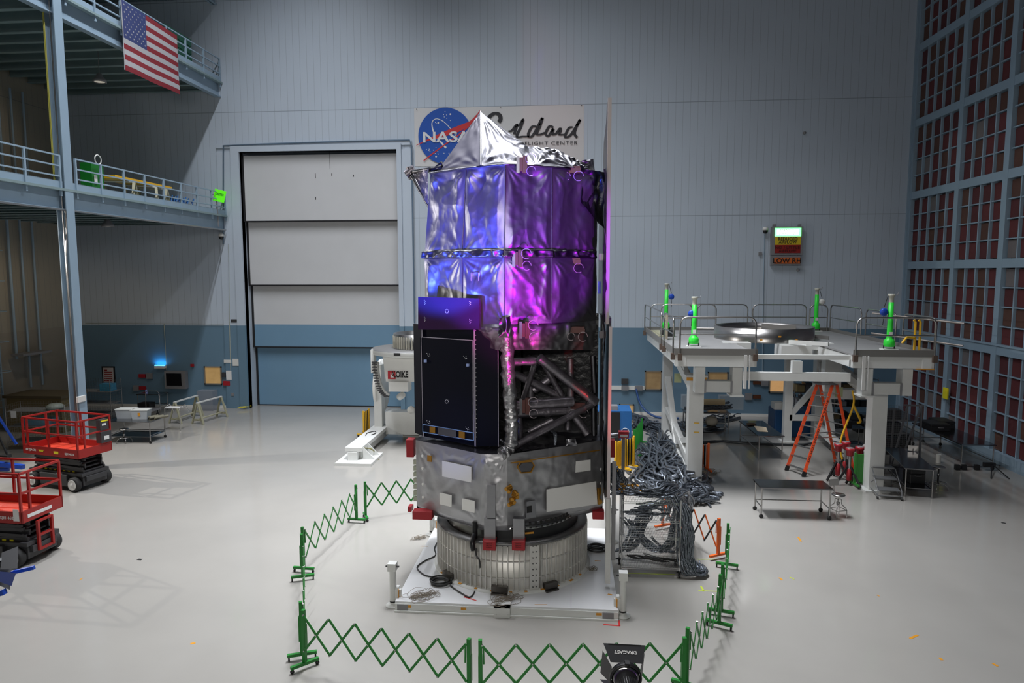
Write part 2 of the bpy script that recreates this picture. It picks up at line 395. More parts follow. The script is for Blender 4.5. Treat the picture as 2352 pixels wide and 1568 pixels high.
g2 = gallery(15.65, 'upper blue steel gallery with railing, behind the flag at top left', 13, 20)
railing(g2, 13.0, 21.9, 15.65, 6); railing(g2, 22.65, 32.9, 15.65, 7)
M().tube([(GX+.04, 13, 8.93), (GX+.04, 32.8, 8.93)], .035).build('conduit', SS, g1, True)
M().tube([(GX+.06, 22.0, 8.9), (GX+.02, 22.05, 8.2), (GX+.06, 21.9, 7.4), (GX+.05, 21.95, .6)], .03).build('conduit', SS, g1, True)
# column
cl = thing('steel_column', 'tall blue steel column rising past both galleries beside the flag', 'column', (GX-.1, 22.2, 0))
m = M(); cx, cy = GX-.09, 22.2
m.bb((cx-.18, cy-.19, 0), (cx-.15, cy+.19, 26)); m.bb((cx+.15, cy-.19, 0), (cx+.18, cy+.19, 26)); m.bb((cx-.15, cy-.015, 0), (cx+.15, cy+.015, 26))
m.build('shaft', STEELB, cl, True)
M().bb((cx-.3, cy-.3, 0), (cx+.3, cy+.3, .04)).build('base_plate', STEELB, cl, True)
M().tube([(cx+.06, cy-.22, .5), (cx+.06, cy-.22, 26)], .022).build('conduit', SS, cl, True)
m = M(); m.tube([(cx-.16, cy-.24, z) for z in (9.9, 12, 16, 26)], .018).tube([(cx-.12, cy-.25, z) for z in (9.9, 12, 16, 26)], .014)
m.build('yellow_cable', mat('yellow_cable', (.45, .42, .08), .5), cl, True, label='yellow and pale cables clipped down the column')
p = AX(182, 917, GX+.1); m = M().box((cx+.2, cy-.1, p.z), (.06, .42, .22)); m.build('warning_light', WHITE, cl, True, bevel=.02, label='white emergency light unit')
# far second column at the wall in the gallery corner
# pendant lamps below the decks
def pendant(px, py, z, y, label):
    p = AY(px, py, y); g = thing('pendant_lamp', label, 'lamp', (p.x, p.y, p.z), 0)
    M().lathe([(.05, .30), (.10, .28), (.13, .18), (.24, .05), (.26, -.05), (.22, -.05), (.12, .1), (0, .12)], 20).build('lamp_shade', GREY, g)
    M().cyl((0, 0, .28), (0, 0, z-p.z), .015, n=8).build('lamp_stem', GREY, g)
    M().lathe([(0, -.02), (.12, 0), (.2, -.03)], 16).build('lamp_glass', mat('lamp_glass', (.8, .8, .75), .3, emit=(1, .9, .75), estr=.35), g)
pendant(229, 186, 15.96, 27.5, 'grey bell pendant lamp hanging under the upper gallery')
pendant(248, 518, 9.58, 29, 'grey bell pendant lamp hanging under the lower gallery')
# ladder and pipes on the left wall
lg = thing('wall_ladder', 'tall caged ladder fixed to the dim left wall under the galleries', 'ladder', (LX+.3, 27.0, 0))
m = M()
for y in (27.0, 27.6): m.bar((LX+.3, y, .2), (LX+.3, y, 15.4), .06)
m.build('rail', STEELB, lg, True)
m = M()
for i in range(50): m.bar((LX+.3, 27.0, .4+i*.3), (LX+.3, 27.6, .4+i*.3), .025)
m.build('rungs', STEELB, lg, True)
m = M()
for i in range(10):
    z = 2.6+i*1.3; m.tube([(LX+.3, 27.0, z)]+arc((LX+.5, 27.3, z), .42, PI*1.25, PI*2.75, 10, (1, 0, 0), (0, 1, 0))[1:-1]+[(LX+.3, 27.6, z)], .02, 6)
m.build('cage', STEELB, lg, True)
for i, (y, zt, r) in enumerate(((28.6, 14.5, .06), (29.3, 15, .05), (30.0, 15, .05))):
    o = M().cyl((LX+.22, y, 1.6 if i else 3), (LX+.22, y, zt), r, n=10).build('wall_pipe', STEELB); tag(o, ['pipe on the dim left wall nearest the caged ladder', 'middle thin pipe on the dim left wall behind the blue column', 'thin pipe on the dim left wall nearest the back corner'][i], 'pipe')
# ================================================================== SPACECRAFT ON ITS TRANSPORT PLATFORM
def foil_patch(m, A, B, C, D, nu, nv, amp=.04, seed=0., fold=.0, nf=5, pin=(1, 1, 1, 1), crush=1., out=0., mi=None, tens=0.):
    """A bottom left, B bottom right, C top right, D top left, seen from outside; creased sheet between pinned edges"""
    A, B, C, D = map(V, (A, B, C, D)); n = ((B-A).cross(D-A)+(C-D).cross(C-B)).normalized()
    vs = []
    W = ((B-A).length+(C-D).length)/2; Hh = ((D-A).length+(C-B).length)/2
    for j in range(nv+1):
        v = j/nv
        for i in range(nu+1):
            u = i/nu; p = (A*(1-u)+B*u)*(1-v)+(D*(1-u)+C*u)*v
            eu = min(1, (u*7 if pin[0] else 9), ((1-u)*7 if pin[1] else 9)); ev = min(1, (v*9 if pin[2] else 9), ((1-v)*9 if pin[3] else 9))
            q = V((u*W, v*Hh, seed))
            r1 = abs(noise.noise(V((q.x*1.1+noise.noise(q*1.3)*.8, q.y*.75, seed))))      # long ridges
            r2 = abs(noise.noise(V((q.x*2.6, q.y*2.1, seed+9))+V((noise.noise(q*2), 0, 0))))
            r3 = abs(noise.noise(V((q.x*6.5, q.y*5.5, seed+19))))
            d = amp*((.55-r1*1.6)+crush*(.5*(.4-r2)*1.5+.30*(.3-r3)))
            if fold: d += fold*(math.sin(u*nf*PI+2.2*noise.noise(V((u*2, v*1.4, seed+3))))*(.35+.65*v))*(.6+.6*noise.noise(V((u*5, v*2, seed+5))))
            for k_, (u0, v0) in enumerate(((0, 0), (1, 0), (1, 1), (0, 1))):
                if tens: dx_, dy_ = (u-u0)*W, (v-v0)*Hh; r_ = math.hypot(dx_, dy_); d += tens*math.sin(math.atan2(abs(dy_), abs(dx_)+1e-6)*(11+2*k_)+seed*3+k_+2*noise.noise(V((r_*2, k_, seed))))*math.exp(-r_*1.7)*min(1, r_*4)
            vs.append(p+n*(d*eu*ev+out*math.sin(PI*min(1, max(0, u)))*math.sin(PI*v)))
    fs = []
    for j in range(nv):
        for i in range(nu):
            a = j*(nu+1)+i; fs.append((a, a+1, a+nu+2, a+nu+1))
    return m.add(vs, fs, True, mi)
def wrap(m, p, q, r, seed=0, n=10, seg=10, mi=None):
    """strut wrapped in crumpled foil"""
    p, q = V(p), V(q); L = (q-p).length; k = max(4, int(L/.11)); pts = [p+(q-p)*i/k for i in range(k+1)]
    rr = [r*(1+.22*noise.noise(V((i*.9, seed, 0)))) for i in range(k+1)]
    return m.tube([a+V((noise.noise(V((i, seed, 1))), noise.noise(V((i, seed, 2))), noise.noise(V((i, seed, 3)))))*.02 for i, a in enumerate(pts)], rr, n, mi=mi)
CXX, CYY = -1.34, 15.27
# ---- platform
pf = thing('transport_platform', 'low white steel platform with four corner jacks under the foil wrapped telescope', 'platform', (CXX, 15.2, 0))
PX0, PX1, PY0, PY1, PZ = -3.52, .95, 13.02, 17.35, .21
M().bb((PX0, PY0, .15), (PX1, PY1, PZ)).build('deck', mat('platform_white', (.66, .67, .68), .35, var=.05, vscale=2), pf, True)
m = M(); m.bb((PX0, PY0-.02, .03), (PX1, PY0+.06, .17)); m.bb((PX0, PY1-.06, .03), (PX1, PY1, .17)); m.bb((PX0, PY0, .03), (PX0+.08, PY1, .17)); m.bb((PX1-.08, PY0, .03), (PX1, PY1, .17))
m.bb((PX0, PY0-.06, 0), (PX1, PY0+.06, .04)); m.build('side_beam', WHITE2, pf, True)
m = M(); m.bb((CXX-.16, PY0-.10, .0), (CXX+.16, PY0-.02, .24)); m.bb((CXX-.16, PY0-.1, .2), (CXX+.16, PY0+.12, .24))
for x in (-.12, .12):
    for z in (.06, .17): m.cyl((CXX+x, PY0-.115, z), (CXX+x, PY0-.09, z), .018, n=8)
m.build('coupling_bracket', WHITE2, pf, True)
for x in (PX0+.16, PX1-.2):
    M().bb((x-.11, PY0-.035, .04), (x+.11, PY0-.018, .16)).build('grey_vent', GREY, pf, True)
m = M().face([(.02, PY0, PZ+.002), (.026, PY0, PZ+.002), (.026, 14.4, PZ+.002), (.02, 14.4, PZ+.002)]); m.build('deck_joint', INK, pf, True)
for i, (x, y) in enumerate(((PX0-.1, PY0+.22), (PX1+.1, PY0+.18), (PX0-.08, PY1-.25), (PX1+.12, PY1-.35))):
    j = M(); j.lathe([(0, 0), (.15, 0), (.15, .025), (.07, .05), (.07, .09)], 24, (x, y, 0)); j.cyl((x, y, .05), (x, y, .84), .065, n=20)
    j.bb((x-.085, y-.085, .76), (x+.085, y+.085, .92))
    jk = j.build('corner_jack', WHITE2, pf, True)
    s = 1 if x > 0 else -1
    k = M(); k.cyl((x-.14, y, .84), (x+.14, y, .84), .02, n=8); k.lathe([(.068, .09), (.068, .12)], 20, (x, y, 0)); k.build('crank_stub', BLACK, jk, True)
    b = M(); b.bb((x-s*.1-.03, y-.06, .06), (x-s*.1+.03, y+.06, .42)); b.bb((x-s*.18, y-.04, .15), (x-s*.04, y+.04, .36)); b.build('jack_bracket', WHITE2, jk, True)
    M().box((x-s*.13, y-.05, .3), (.015, .09, .16), rz=.2).build('amber_tape', TAPE, jk, True)
# ---- drum (support ring)
dr = thing('support_drum', 'ribbed aluminium ring drum between white platform and foil wrapped telescope', 'drum', (CXX, CYY, PZ))
R0 = 1.70; H0, H1 = PZ, 1.24
m = M(); m.lathe([(R0-.04, H0+.05), (R0-.03, H1), (R0-.16, H1), (R0-.17, H0+.05)], 96, (CXX, CYY, 0)); m.build('shell', PALEALU, dr, True)
m = M(); m.lathe([(R0+.09, H0), (R0+.09, H0+.03), (R0-.05, H0+.05)], 96, (CXX, CYY, 0)); m.build('base_flange', WHITE2, dr, True)
m = M(); m.lathe([(R0-.03, H1-.02), (R0+.015, H1-.02), (R0+.015, H1+.015), (R0-.2, H1+.015)], 96, (CXX, CYY, 0)); m.build('top_flange', mat('dull_flange', (.20, .20, .20), .45, .8), dr, True)
m = M(); NR = 92; sk = {}
for k in range(NR):
    a = -PI/2+(k+.5)*2*PI/NR
    da = (a+PI/2+PI) % (2*PI)-PI
    if .30 < da < .42: continue
    c = V((CXX+R0*math.cos(a), CYY+R0*math.sin(a), (H0+H1)/2)); m.box(c, (.055, .018, H1-H0-.08), rz=a)
m.build('ribs', PALEALU, dr, True)['kind'] = 'stuff'
m = M()
for z in (H0+.30, H0+.66): m.lathe([(R0-.035, z-.008), (R0+.012, z-.008), (R0+.012, z+.008), (R0-.035, z+.008)], 96, (CXX, CYY, 0))
m.build('hoops', PALEALU, dr, True)
a = -PI/2+.36; m = M(); m.box((CXX+R0*math.cos(a), CYY+R0*math.sin(a), .72), (.03, .2, .96), rz=a)
spl = m.build('splice_plate', PALEALU, dr, True); m = M()
for i in range(8):
    for s in (-.035, .035):
        c = V((CXX+(R0+.016)*math.cos(a)-s*math.sin(a), CYY+(R0+.016)*math.sin(a)+s*math.cos(a), .32+i*.125)); m.cyl(c, c+V((math.cos(a), math.sin(a), 0))*.012, .013, n=8)
m.build('bolts', DGREY, spl, True)
for da, wd in ((-.06, .34), (.56, .30), (-.82, .30)):
    a = -PI/2+da; m = M(); c = V((CXX+(R0+.06)*math.cos(a), CYY+(R0+.06)*math.sin(a), H0+.11)); m.box(c, (.1, wd, .12), rz=a); m.box(c-V((0, 0, .09)), (.2, wd, .03), rz=a)
    f = m.build('clamp_foot', mat('dark_clamp_steel', (.12, .11, .10), .4, .9), dr, True)
for k in range(22):
    a = -PI/2-1.0+k*.105+random.uniform(-.02, .02); c = V((CXX+(R0+.05)*math.cos(a), CYY+(R0+.05)*math.sin(a), H0+.045)); M().box(c, (.05, .10*random.uniform(.5, 1), .012), rz=a).build('tape_tab', TAPE, dr, True) if k % 2 == 0 else None
# inner adapter cone: polished ring, punched ring and black ring
m = M(); m.lathe([(1.50, H1-.25), (1.44, H1+.30), (1.40, H1+.42)], 80, (CXX, CYY, 0), -PI*.98, -PI*.60); m.build('polished_skirt', SS, dr, True)
m = M(); m.lathe([(1.52, H1-.1), (1.47, H1+.32)], 80, (CXX, CYY, 0), -PI*.60, PI*1.02); m.build('black_ring', mat('black_ring_coat', (.012, .012, .014), .4), dr, True)
m = M(); m.lathe([(1.49, H1+.24), (1.49, H1+.29), (1.45, H1+.30), (1.45, H1+.36), (1.40, H1+.36)], 96, (CXX, CYY, 0)); ring = m.build('clamp_band', ALU, dr, True)
m = M()
for k in range(72):
    a = k*2*PI/72; c = V((CXX+1.49*math.cos(a), CYY+1.49*math.sin(a), H1+.265)); m.box(c, (.012, .05, .035), rz=a); c.z = H1+.345; c.x = CXX+1.455*math.cos(a); c.y = CYY+1.455*math.sin(a); m.box(c, (.03, .045, .05), rz=a)
m.build('clamp_slots', INK, ring, True)['kind'] = 'stuff'
a = -PI/2+.31; c = V((CXX+1.51*math.cos(a), CYY+1.51*math.sin(a), H1+.16)); M().box(c, (.01, .25, .04), rz=a).build('amber_label', TAPE, dr, True)
# ---- spacecraft
sc = thing('space_telescope', 'tall foil wrapped space telescope lit blue, purple and magenta, standing on the ribbed drum', 'spacecraft', (CXX, CYY, 1.6))
BZ0, BZ1 = 1.60, 3.10
HEX = [(-3.45, 14.77), (-1.84, 13.70), (-1.30, 13.70), (.72, 15.10), (.74, 16.6), (-1.1, 17.6), (-1.9, 17.6), (-3.5, 16.4)]
FL = BZ0-.13
body = M(); k = len(HEX)
for i in range(k):
    a, b = HEX[i], HEX[(i+1) % k]
    if i in (0, 1, 2):
        foil_patch(body, (*a, BZ0), (*b, BZ0), (*b, BZ1), (*a, BZ1), 60 if i != 1 else 24, 46, .022 if i == 0 else .04, 3.1+i, crush=1.5, fold=.012 if i == 2 else 0, nf=4, tens=.018)
        ia, ib = V((*a, 0)), V((*b, 0)); ctr = V((CXX, CYY, 0))
        foil_patch(body, tuple(((ia-ctr)*.95+ctr).xy)+(FL,), tuple(((ib-ctr)*.95+ctr).xy)+(FL,), (*b, BZ0), (*a, BZ0), 50, 8, .02, 8.+i, crush=1.6)
    else: body.face([(*a, FL), (*b, FL), (*b, BZ1), (*a, BZ1)])
body.add([(*p, FL+.02) for p in HEX], [tuple(range(k))[::-1]])
cen = (CXX, 15.7, BZ1+.06)
bus = body.build('bus', mat('bus_foil', (.46, .46, .48), .45, .85, bump=.25, bscale=5), sc, True)
top = M()
for i in range(k):
    a, b = HEX[i], HEX[(i+1) % k]; foil_patch(top, (*a, BZ1), (*b, BZ1), cen, cen, 26, 12, .05, 20+i, crush=2, pin=(1, 1, 1, 0))
top.build('bus_top_blanket', mat('dark_crumpled_foil', (.10, .10, .12), .28, .85, bump=.8, bscale=6, var=.3), sc, True)
def plane_of(i):
    a, b = V((*HEX[i], BZ0)), V((*HEX[(i+1) % k], BZ0)); n = (b-a).cross(V((0, 0, 1))).normalized(); return a+n*.065, n
def patch(name, face, px, mt, t=.012, par=bus, lift=0., label=None):
    P0, n = plane_of(face); P0 = P0+n*lift; return M().slab([HIT(x, y, P0, n) for x, y in px][::-1], n*t).build(name, mt, par, True, label=label)
q = lambda L: [(860+x/3.485, 1000+y/3.485) for x, y in L]
patch('white_panel', 0, q([(545, 202), (777, 250), (777, 374), (545, 325)]), RADIATOR); patch('white_panel', 0, q([(525, 456), (620, 478), (620, 570), (525, 548)]), RADIATOR)
patch('white_panel', 0, q([(705, 502), (805, 524), (805, 618), (705, 592)]), RADIATOR)
patch('white_panel', 2, q([(1612, 206), (1728, 192), (1728, 277), (1608, 295)]), RADIATOR); patch('white_panel', 2, q([(1377, 430), (1772, 366), (1782, 548), (1377, 610)]), RADIATOR)
patch('tape_strip', 2, q([(1090, 214), (1800, 112), (1800, 120), (1090, 223)]), AMBER)
hx = [(1142, 250), (1170, 214), (1255, 205), (1280, 238), (1252, 292), (1172, 298)]
P0, n = plane_of(2); m = M(); pts = [HIT(*p, P0, n) for p in q(hx)]
for i in range(6): m.bar(pts[i], pts[(i+1) % 6], .03, .02)
m.build('hexagon_frame', AMBER, bus, True); patch('bright_foil_patch', 2, q([(1160, 250), (1180, 224), (1248, 215), (1265, 240), (1245, 282), (1180, 290)]), FOILS, .005)
patch('aperture_plate', 2, q([(1212, 525), (1280, 512), (1285, 650), (1206, 655)]), FOIL, .04); patch('black_aperture', 2, q([(1212, 562), (1250, 555), (1250, 610), (1212, 615)]), INK, .045)
patch('vent_box', 0, q([(428, 155), (460, 162), (460, 210), (428, 204)]), AMBER, .02)
patch('seam_plate', 1, q([(905, 390), (970, 390), (970, 655), (905, 655)]), FOIL, .05)
patch('corner_box', 2, q([(1782, 420), (1822, 410), (1822, 530), (1785, 548)]), AMBER, .06)
m = M(); 
for (x, y) in ((386, 162), (388, 262), (390, 388), (392, 492), (1812, 268), (1812, 382)):
    f = 0 if x < 900 else 2; P0, n = plane_of(f); c = HIT(*q([(x, y)])[0], P0, n); m.cyl(c, c+n*.02, .03, n=12)
m.build('vent_discs', RADIATOR, bus, True)
P0, n = plane_of(2); m = M(); c = HIT(*q([(1105, 470)])[0], P0, n)
for i in range(7): a = c+V((random.uniform(-.05, .05), -.03, .17-.055*i)); m.cyl(a, a+V((random.uniform(-.1, .1), -.12, -.02)), .055, .04, n=8)
m.build('connector_cluster', AMBER, bus, True)
# red covers and legs under the bus
def redbox(px, y, w, h, name='red_cover', par=sc):
    c = AY(*px, y); return M().box(c, (w, .22, h)).build(name, REDTAG, par, True, bevel=.01)
redbox((944, 1027), 14.9, .17, .40); redbox((972, 1180), 14.5, .44, .19); redbox((1374, 1180), 15.0, .26, .18); redbox((1404, 1028), 15.6, .16, .40)
redbox((943, 1166), 14.95, .09, .12)
for px in (1125.5, 1192):
    c = AY(px, 1249, 13.62); m = M(); t = AY(px, 1192, 13.62)
    m.box((c.x, 13.66, (c.z+t.z)/2+.02), (.235, .16, t.z-c.z)); lg = m.build('support_leg', FOIL, sc, True)
    f = M().box((c.x, 13.6, c.z+.02), (.27, .26, .2)).build('red_foot', REDTAG, lg, True, bevel=.012)
    for i, s in enumerate(('REMOVE', 'BEFORE', 'FLIGHT')): text('lettering', s, INK, f, (c.x, 13.468, c.z+.07-.04*i), (1, 0, 0), (0, 0, 1), .02, .12, .002)
m = M(); c = AY(1090, 1190, 13.75); wrap(m, (c.x, 13.8, 1.62), (c.x, 13.75, 1.28), .06, 4); m.tube(spline([(c.x, 13.72, 1.38), (c.x-.03, 13.6, 1.25), (c.x, 13.56, 1.1)]), .06, 8)
m.build('umbilical_boot', BLKFOIL, sc, True)
# ---- barrel
TZ, MZ, SZ, LZ = 8.96, 7.12, 5.76, 5.12
def ring_at(kx, z, wv):
    return [(p[0], p[1], z) for p in wv]
BT = [(-3.12, 15.9), (-3.09, 15.02), (-2.20, 14.36), (-1.34, 13.92), (-.42, 14.36), (.50, 15.15), (.52, 16.6), (-3.0, 16.9)]
BM = [(-3.26, 15.9), (-3.24, 14.98), (-2.30, 14.30), (-1.36, 13.84), (-.42, 14.32), (.52, 15.15), (.56, 16.6), (-3.1, 16.9)]
bar = M(); lw = M()
for i in range(8):
    j = (i+1) % 8; vis = i in (1, 2, 3, 4)
    nu, nv = (84, 110) if vis else (8, 10)
    a, b, c, d = (*BM[i], MZ+.04), (*BM[j], MZ+.04), (*BT[j], TZ), (*BT[i], TZ)
    foil_patch(bar, a, b, c, d, nu, nv, .075 if vis else .01, 31.7+i*3, fold=.05 if vis else 0, nf=2.7, crush=.4, out=.03, pin=(1, 1, 1, 1), tens=.009)
    nu, nv = (80, 84) if vis else (8, 10)
    a2, b2 = (*BM[i], SZ), (*BM[j], SZ)
    foil_patch(lw, a2, b2, (*BM[j], MZ), (*BM[i], MZ), nu, nv, .075 if vis else .01, 61.3+i*3, fold=.04 if vis else 0, nf=2.6, crush=.4, out=.02, tens=.009)
upb = bar.build('upper_barrel', FOIL, sc, True); lwb = lw.build('lower_barrel', FOIL, sc, True)
m = M(); foil_patch(m, (-1.36, 13.95, LZ+.12), (.42, 15.15, LZ), (.52, 15.15, SZ), (-1.36, 13.84, SZ), 60, 26, .06, 12, crush=1.6, pin=(0, 0, 0, 1))
foil_patch(m, (-2.1, 14.4, SZ-.5), (-1.36, 13.95, LZ+.12), (-1.36, 13.84, SZ), (-2.3, 14.3, SZ), 24, 26, .07, 15, crush=2, pin=(0, 0, 0, 1)); m.build('barrel_skirt', FOIL, sc, True)
# seams: horizontal welts and vertical welts
m = M()
for z, P in ((TZ, BT), (MZ+.02, BM)):
    pts = [V((*p, z)) for p in P[1:6]]; line = []
    for i in range(len(pts)-1):
        for s in range(10): line.append(pts[i].lerp(pts[i+1], s/10)+V((0, -.02, .012*noise.noise(V((i*3+s*.7, z, 0))))))
    m.tube(line+[pts[-1]], .028, 6)
m.build('belt_seam', FOILS, sc, True)
m = M()
for i in (2, 3, 4):
    m.tube([V((*BM[i], SZ+(MZ-SZ)*s/12))+V((.012*noise.noise(V((i, s, 0))), -.012, 0)) for s in range(13)], .010, 5)
    m.tube([V((*BM[i], MZ)).lerp(V((*BT[i], TZ)), s/12)+V((.015*noise.noise(V((i, s, 2))), -.012, 0)) for s in range(13)], .010, 5)
m.build('vertical_seams', FOILS, sc, True)['kind'] = 'stuff'
# crumpled belt just above the middle seam
m = M()
for i in (1, 2, 3, 4):
    foil_patch(m, V((*BM[i], MZ))+V((0, -.015, 0)), V((*BM[i+1], MZ))+V((0, -.015, 0)), V((*BM[i+1], MZ+.17))+V((0, -.05, 0)), V((*BM[i], MZ+.17))+V((0, -.05, 0)), 40, 8, .07, 90+i, crush=2.4, pin=(0, 0, 1, 1))
m.build('crumpled_belt', FOILS, sc, True)
# flat dark blue strip and grey patch on the lower left
def on_bar(px, py, i, off=.05):
    a, b = V((*BM[i], SZ)), V((*BM[i+1], SZ)); nn = (b-a).cross(V((0, 0, 1))).normalized(); return HIT(px, py, a+nn*off, nn)
m = M()
c = on_bar(1105, 634, 2)
m.bar(on_bar(1082, 626, 2), on_bar(1099, 626, 2), .012); m.bar(on_bar(1082, 626, 2), on_bar(1082, 645, 2), .012); m.bar(on_bar(1099, 626, 2), on_bar(1099, 645, 2), .012)
m.build('taped_outline', FOILD, lwb, True)
# brackets with looped wires
def bracket(px, py, y, tall=False):
    c = AY(px, py, y); m = M(); w, h = (.09, .34) if tall else (.26, .14)
    m.box(c, (w, .12, h)); m.box(c+V((w*.35, -.07, -.02)), (w*.4, .05, h*.7)); m.box(c+V((-w*.5-.04, -.02, 0)), (.07, .1, h*.8))
    b = m.build('sensor_bracket', mat('bracket_brown', (.10, .035, .03), .4, .3), sc, True)
    m = M(); 
    for (dx, dz, r) in ((.12, .1, .1), (.13, -.14, .09)) if tall else ((-.15, -.14, .08), (.1, -.14, .10)):
        m.tube(arc(c+V((dx, -.1, dz)), r, 0, PI*1.7, 14), .007, 6)
    m.build('looped_wire', mat('pink_white_wire', (.42, .36, .39), .35), b, True)
    m = M(); m.box(c+V((-w*.5-.09, -.05, 0)), (.06, .06, h)); m.build('clip', FOILS, b, True)
bracket(1206, 378, 13.95, True); bracket(1318, 390, 14.7); bracket(1196, 594, 13.9, True); bracket(1318, 600, 14.75)
bracket(1212, 757, 13.92, True); bracket(1328, 757, 14.8); bracket(1212, 932, 13.95, True); bracket(1330, 932, 14.9)
# ---- hood on top
Lp, Fp, Rp = V((-2.95, 14.92, TZ)), V((-1.86, 14.12, TZ+.02)), V((.46, 15.1, TZ)); ap = AY(1104, 257, 15.3)
r1 = AY(1213, 337, 15.1); r2 = AY(1282, 343, 14.9); r3 = AY(1322, 376, 15.2); fr = V((-.75, 14.15, TZ+.03)); f2 = V((.0, 14.6, TZ+.02))
m = M()
foil_patch(m, Lp, Fp, ap, ap, 50, 50, .03, 41, crush=.2, tens=.012, pin=(1, 1, 1, 0), mi=1)
foil_patch(m, Fp, fr, r1, ap, 60, 60, .09, 44, crush=.35, tens=.03); foil_patch(m, fr, f2, r2, r1, 50, 40, .09, 47, crush=.4, tens=.03)
foil_patch(m, f2, Rp, r3, r2, 40, 40, .07, 50, crush=.5, tens=.03)
bk = V((-1.2, 16.8, TZ)); foil_patch(m, Rp, (.4, 16.6, TZ), r3, r3, 12, 12, .03, 52); foil_patch(m, (.4, 16.6, TZ), bk, r1, r2, 16, 16, .04, 55)
foil_patch(m, bk, (-3, 16.5, TZ), ap, r1, 16, 16, .04, 58); foil_patch(m, (-3, 16.5, TZ), Lp, ap, ap, 16, 16, .03, 60)
m.face([r3, (.4, 16.6, TZ), r2]); m.build('foil_hood', [mat('hood_foil', (.12, .12, .135), .40, 1., bump=.12, bscale=5), mat('matte_dimmed_hood_foil', (.08, .077, .09), .55, .85, bump=.1, bscale=4)], sc, True)  # left facet's foil also darkened in colour to hold down lamp reflections
m = M(); m.tube([Fp+(ap-Fp)*s/8+V((0, -.03, 0)) for s in range(9)], .018, 6); m.build('hood_seam', FOILS, sc, True)
# black blanket lumps at upper right, fin of crumpled foil
m = M(); foil_patch(m, (.1, 14.9, 8.3), (.62, 15.2, 7.75), (.68, 15.2, 8.95), (.2, 14.95, 8.98), 20, 20, .14, 70, crush=1.6, pin=(0, 0, 0, 0)); m.build('black_corner_blanket', BLKFOIL, sc, True)
m = M(); a, b, c = AY(1325, 375, 15.1), AY(1366, 398, 15.1), AY(1362, 366, 15.2); foil_patch(m, a, b, c, AY(1340, 370, 15.1), 16, 12, .06, 75, crush=2, pin=(0, 0, 0, 0)); m.build('foil_lump', FOILS, sc, True)
# ---- sun shield panel seen almost edge on, at right
SX = .70
m = M(); zt = AY(1393, 226, 14.25).z
m.slab([(SX, 14.25, 5.75), (SX, 18.6, 5.75), (SX, 18.6, 9.0), (SX, 16.4, 9.2), (SX, 16.2, 9.75), (SX, 15.2, 10.0), (SX, 14.9, 10.3), (SX, 14.25, zt)], (.05, 0, 0)); shp = m.build('upper_shield_panel', BLKFOIL, sc, True)
M().bb((SX-.012, 14.20, 5.75), (SX+.062, 14.25, zt)).build('shield_edge', mat('pale_pink_edge', (.56, .50, .50), .5), shp, True)
m = M(); m.bb((SX+.06, 14.0, 1.75), (SX+.1, 18.6, 5.9)); sh2 = m.build('lower_shield_panel', BLKFOIL, sc, True)
M().bb((SX+.05, 13.95, 2.1), (SX+.115, 14.0, 5.72)).build('shield_edge', mat('pale_pink_edge', (.56, .50, .50), .5), sh2, True)
m = M(); wrap(m, (SX+.075, 13.97, 2.15), (SX+.085, 13.97, 1.2), .06, 9, 8); m.bb((SX+.03, 13.93, .32), (SX+.14, 14.03, 2.0)); m.build('white_strut', mat('white_strut_wrap', (.60, .60, .58), .45, bump=.3, bscale=14), sc, True)
m = M(); m.bb((SX+.16, 14.02, .8), (SX+.24, 14.1, 2.9)); m.build('grey_strut', GREY, sc, True)
m = M(); foil_patch(m, (SX-.02, 14.4, 2.0), (SX-.02, 14.02, 2.0), (SX-.02, 14.02, 8.9), (SX-.02, 14.4, 8.9), 6, 60, .05, 80, crush=1.6, pin=(0, 0, 0, 0)); m.build('shield_inner_blanket', BLKFOIL, sc, True)
for (px, py) in ((1383, 590), (1384, 768)):
    c = AY(px, py, 14.5); M().box(c, (.14, .16, .14)).build('hinge_block', mat('grey_hinge', (.14, .13, .14), .35, .7), sc, True)
c = AY(1377, 660, 14.6); M().box(c, (.05, .1, .26)).build('blue_latch', DBLUE, sc, True)
# outrigger at upper left
m = M(); a = AY(942, 396, 15.6); b = AY(987, 474, 15.1); wrap(m, a, b, .05, 3); m.tube([a, AY(987, 388, 15.1)], .05, 8)
o = m.build('outrigger_strut', FOILS, sc, True)
m = M(); m.cyl(a+V((-.09, 0, -.05)), a+V((.1, 0, .08)), .1, n=12); wrap(m, a+V((0, 0, .12)), a+V((.05, 0, -.15)), .09, 5); m.build('outrigger_joint', FOILD, o, True)
m = M(); foil_patch(m, AY(957, 400, 15.5), AY(988, 470, 15.1), AY(990, 388, 15.05), AY(957, 388, 15.5), 16, 16, .08, 83, crush=2, pin=(0, 0, 0, 0)); m.build('outrigger_web', FOILD, o, True)
m = M(); wrap(m, AY(962, 396, 15.4), AY(1016, 384, 14.9), .045, 6); wrap(m, AY(996, 392, 15.1), AY(1016, 374, 15.0), .05, 8); m.build('outrigger_boot', BLKFOIL, o, True)
